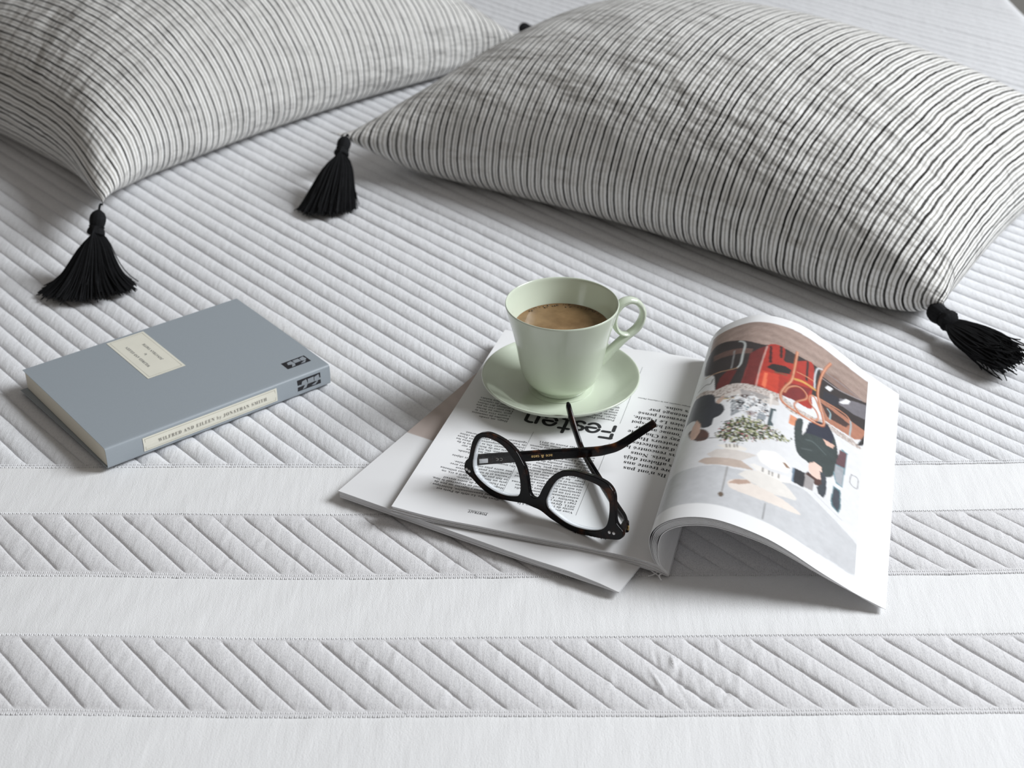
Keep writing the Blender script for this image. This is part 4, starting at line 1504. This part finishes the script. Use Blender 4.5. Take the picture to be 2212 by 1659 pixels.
RIM = [(2.1, 8.9), (2.9, 17.8), (4.6, 25.0), (7.4, 29.3), (13.0, 32.5), (18.8, 33.6), (26.1, 33.2), (33.6, 31.7), (39.4, 29.0), (42.1, 27.2), (45.5, 23.6), (49.4, 19.0), (51.9, 13.5), (53.8, 7.3), (55.6, 2.1), (58.5, -0.4), (61.6, -0.1), (64.3, 2.8), (65.9, 8.0), (68.4, 14.1), (71.4, 19.4), (75.5, 24.4), (80.2, 27.9), (85.4, 30.3), (91.7, 32.0), (98.8, 32.8), (106.0, 33.4), (113.2, 32.9), (117.0, 31.7), (120.2, 29.3), (122.2, 26.0), (123.3, 21.1), (124.5, 14.8), (126.2, 7.9), (129.3, 5.0), (132.1, 3.3), (132.9, 0.8), (132.2, -1.7), (129.8, -3.8), (123.0, -6.1), (116.1, -8.1), (105.4, -10.4), (98.3, -11.7), (90.9, -11.9), (83.3, -10.9), (75.6, -9.5), (71.6, -8.3), (67.6, -7.1), (63.7, -6.7), (60.5, -6.8), (53.3, -6.8), (46.2, -8.5), (37.3, -10.6), (28.3, -12.0), (20.7, -11.2), (12.9, -8.6), (6.8, -5.3), (2.0, -3.5), (-0.3, -1.6), (-1.0, 1.8), (-0.5, 5.0), (1.0, 7.2)]
gls = Thing('eyeglasses', 'dark tortoiseshell eyeglasses standing upside down on the text page', 'glasses', (GO[0] + 0.05, GO[1] - 0.03, 0.0118))


def gp(x, y, n):
    return GO + np.multiply.outer(x, GA) + np.multiply.outer(y, GB) + np.multiply.outer(n, GN)


def outline(P, n=150):
    c = catmull(np.array(P, float) * 0.001, 10, True)
    for _ in range(5):
        c = 0.5 * c + 0.25 * (np.roll(c, 1, 0) + np.roll(c, -1, 0))
    L = np.r_[0, np.cumsum(np.linalg.norm(np.diff(np.vstack([c, c[:1]]), axis=0), axis=1))]
    s = np.linspace(0, L[-1], n, endpoint=False)
    cc_ = np.vstack([c, c[:1]])
    return np.stack([np.interp(s, L, cc_[:, k]) for k in (0, 1)], 1)


def filled(outlines, extrude, bevel):
    c = bpy.data.curves.new('rim', 'CURVE')
    c.dimensions = '2D'
    c.fill_mode = 'BOTH'
    c.extrude = extrude
    c.bevel_depth = bevel
    c.bevel_resolution = 2
    for P in outlines:
        s = c.splines.new('POLY')
        s.points.add(len(P) - 1)
        s.points.foreach_set('co', np.hstack([P, np.zeros((len(P), 1)), np.ones((len(P), 1))]).ravel())
        s.use_cyclic_u = True
    o = bpy.data.objects.new('rim', c)
    COL.objects.link(o)
    me = bpy.data.meshes.new_from_object(o.evaluated_get(bpy.context.evaluated_depsgraph_get()))
    V = np.array([q.co[:] for q in me.vertices])
    F = [tuple(p.vertices) for p in me.polygons]
    bpy.data.objects.remove(o)
    bpy.data.curves.remove(c)
    bpy.data.meshes.remove(me)
    return V, F


oa, ob, orim = outline(LENS_A), outline(LENS_B), outline(RIM, 320)
V, F = filled([orim, oa, ob], 0.0013, 0.0005)
V[:, 2] -= 0.0016
fr_o = gls.part('front_frame', gp(V[:, 0], V[:, 1], V[:, 2]), F, M['acetate'], smooth=False)
for P in (oa, ob):
    cen = P.mean(0)
    Q = cen + (P - cen) * 1.012
    rings = [cen + (Q - cen) * k for k in (1.0, 0.75, 0.5, 0.25)]
    n = len(Q)
    V, F = [], []
    for side, sg in ((0, 1), (1, -1)):
        for k_, rg in enumerate(rings):
            r2 = ((rg - cen) ** 2).sum(1)
            V.append(gp(rg[:, 0], rg[:, 1], -0.0016 + sg * 0.0007 - 0.9 * r2))
        V.append(gp(cen[:1, ] if False else np.array([cen[0]]), np.array([cen[1]]), np.array([-0.0016 + sg * 0.0007])))
        o_ = side * (4 * n + 1)
        for k_ in range(3):
            for j in range(n):
                jj = (j + 1) % n
                q = (o_ + k_ * n + j, o_ + k_ * n + jj, o_ + (k_ + 1) * n + jj, o_ + (k_ + 1) * n + j)
                F.append(q if side == 0 else q[::-1])
        for j in range(n):
            jj = (j + 1) % n
            q = (o_ + 3 * n + j, o_ + 3 * n + jj, o_ + 4 * n)
            F.append(q if side == 0 else q[::-1])
    ln_ = gls.part('lens', np.vstack(V), F, M['lens'], label='clear lens')
    # ground edge of the lens, seen inside the rim
    V, F = [], []
    for k_, (sc, nn) in enumerate(((1.004, -0.0004), (0.972, -0.0008), (0.956, -0.0034), (0.968, -0.0056), (1.0, -0.0060))):
        rg = cen + (P - cen) * sc
        V.append(gp(rg[:, 0], rg[:, 1], np.full(n, nn)))
    for k_ in range(4):
        for j in range(n):
            jj = (j + 1) % n
            F.append((k_ * n + j, k_ * n + jj, (k_ + 1) * n + jj, (k_ + 1) * n + j))
    gls.part('lens_edge', np.vstack(V), F, M['lens_edge'], parent=ln_)
for x, y in ((1.1, -0.3), (3.5, -0.9), (123.0, -1.2), (126.4, -0.6)):
    pr = np.array([(0.0, 0.0007), (0.0008, 0.0006), (0.00115, 0.0003), (0.0012, 0.0)])
    a = np.linspace(0, 2 * math.pi, 16, endpoint=False)
    V = np.vstack([gp(x * 0.001 + r * np.cos(a), y * 0.001 + r * np.sin(a), np.full(16, 0.0001 + z)) for r, z in pr[1:]] + [gp(np.array([x * 0.001]), np.array([y * 0.001]), np.array([0.0008]))])
    F = [(k_ * 16 + j, k_ * 16 + (j + 1) % 16, (k_ + 1) * 16 + (j + 1) % 16, (k_ + 1) * 16 + j) for k_ in range(2) for j in range(16)] + [(48, (j + 1) % 16, j) for j in range(16)]
    gls.part('rivet', V, F, M['steel'], parent=fr_o)
LT_P = catmull(np.array([(-0.0300, 0.8812, 0.0255), (-0.0236, 0.8822, 0.0266), (0.008, 0.8856, 0.0271), (0.0321, 0.8886, 0.0271), (0.0596, 0.8920, 0.0270), (0.0687, 0.8931, 0.0281), (0.0757, 0.8940, 0.0299), (0.0832, 0.8949, 0.0345), (0.0934, 0.8962, 0.0418), (0.1012, 0.8972, 0.0472), (0.1030, 0.8974, 0.0484)]), 8)
RT_P = catmull(np.array([(0.0775, 0.8065, 0.0222), (0.0764, 0.8173, 0.0218), (0.0730, 0.8296, 0.0210), (0.0686, 0.8462, 0.0196), (0.0612, 0.8740, 0.0176), (0.0568, 0.8902, 0.0170), (0.0530, 0.9040, 0.0172), (0.0506, 0.9115, 0.0186), (0.0479, 0.9185, 0.0240), (0.0453, 0.9250, 0.0300), (0.0430, 0.9323, 0.0355), (0.0415, 0.9391, 0.0392)]), 8)
for P, hh in ((LT_P, (0.0044, 0.0041, 0.0035, 0.0030, 0.0028, 0.0016)), (RT_P, (0.0040, 0.0036, 0.0030, 0.0028, 0.0028, 0.0016))):
    w = np.linspace(0, 1, len(P))
    v, f = sweep_vf(P, (0, 0, 1), np.interp(w, [0, 0.6, 0.97, 1], [0.0016, 0.0017, 0.0018, 0.0010]), np.interp(w, [0, 0.3, 0.6, 0.8, 0.97, 1], hh), 16, 4.0)
    tm = gls.part('temple', v, f, M['acetate'])
    if P is LT_P:
        lt_o = tm
    else:
        rt_o = tm
# corner blocks that join front and temples
for p0, p1, par in ((gp(0.0020, 0.0020, -0.0025), LT_P[4], lt_o), (gp(0.1300, 0.0005, -0.0025), RT_P[3], rt_o)):
    v, f = sweep_vf(np.linspace(p0, p1, 5), (0, 0, 1), 0.0022, 0.0036, 12, 4.0)
    gls.part('corner_block', v, f, M['acetate'], parent=par)
# lettering on the inside of the temple, upside down like the glasses
td = np.array([0.9924, 0.1233, 0.0])
tn = np.array([0.1233, -0.9924, 0.0])


def on_temple(v2, s, z0, lift=0.0019):
    base = np.array([-0.0236, 0.8817, 0.0])
    return base + np.outer(s - v2[:, 0], td) + np.outer(z0 - v2[:, 1], BZ) + tn * lift


v2, f2 = text_mesh('ace & tate', 0.0042, offset=0.00004)
v2 = v2 * (0.0155 / v2[:, 0].max(), 0.9)
gls.part('temple_lettering', on_temple(v2, 0.0530, 0.0286), f2, M['gold'], parent=lt_o, smooth=False, label='gold lettering')
parts = [stroke([(x + 0.0011 * math.cos(math.radians(a)), 0.0011 * math.sin(math.radians(a))) for a in range(60, 301, 40)], 0.0003) for x in (0, 0.0028)] + [stroke([(0.0018, 0.0), (0.0026, 0.0)], 0.0003)]
v2, f2 = merge(parts)
M['grey_print'] = plain('grey_print', (0.42, 0.40, 0.36), 0.5)
gls.part('temple_mark', on_temple(v2, 0.0155, 0.0272), f2, M['grey_print'], parent=lt_o, smooth=False)
v, f = bevel_box(-0.0032, 0.0032, -0.0004, 0.0004, -0.0018, 0.0018, 0.0003, 2)
gls.part('hinge', np.array([-0.0236, 0.8817, 0.0268]) + np.outer(v[:, 0] + 0.003, td) + np.outer(v[:, 1] + 0.0018, tn) + np.outer(v[:, 2], BZ), f, M['steel'], parent=lt_o)
v, f = bevel_box(-0.0006, 0.0006, -0.0005, 0.0005, -0.0019, 0.0019, 0.0002, 1)
gls.part('hinge', RT_P[3] + np.outer(v[:, 0] + 0.0014, GA) + np.outer(v[:, 1] - 0.0004, GN) + np.outer(v[:, 2], BZ) - np.array([0, 0.0035, 0]), f, M['gold'], parent=rt_o)
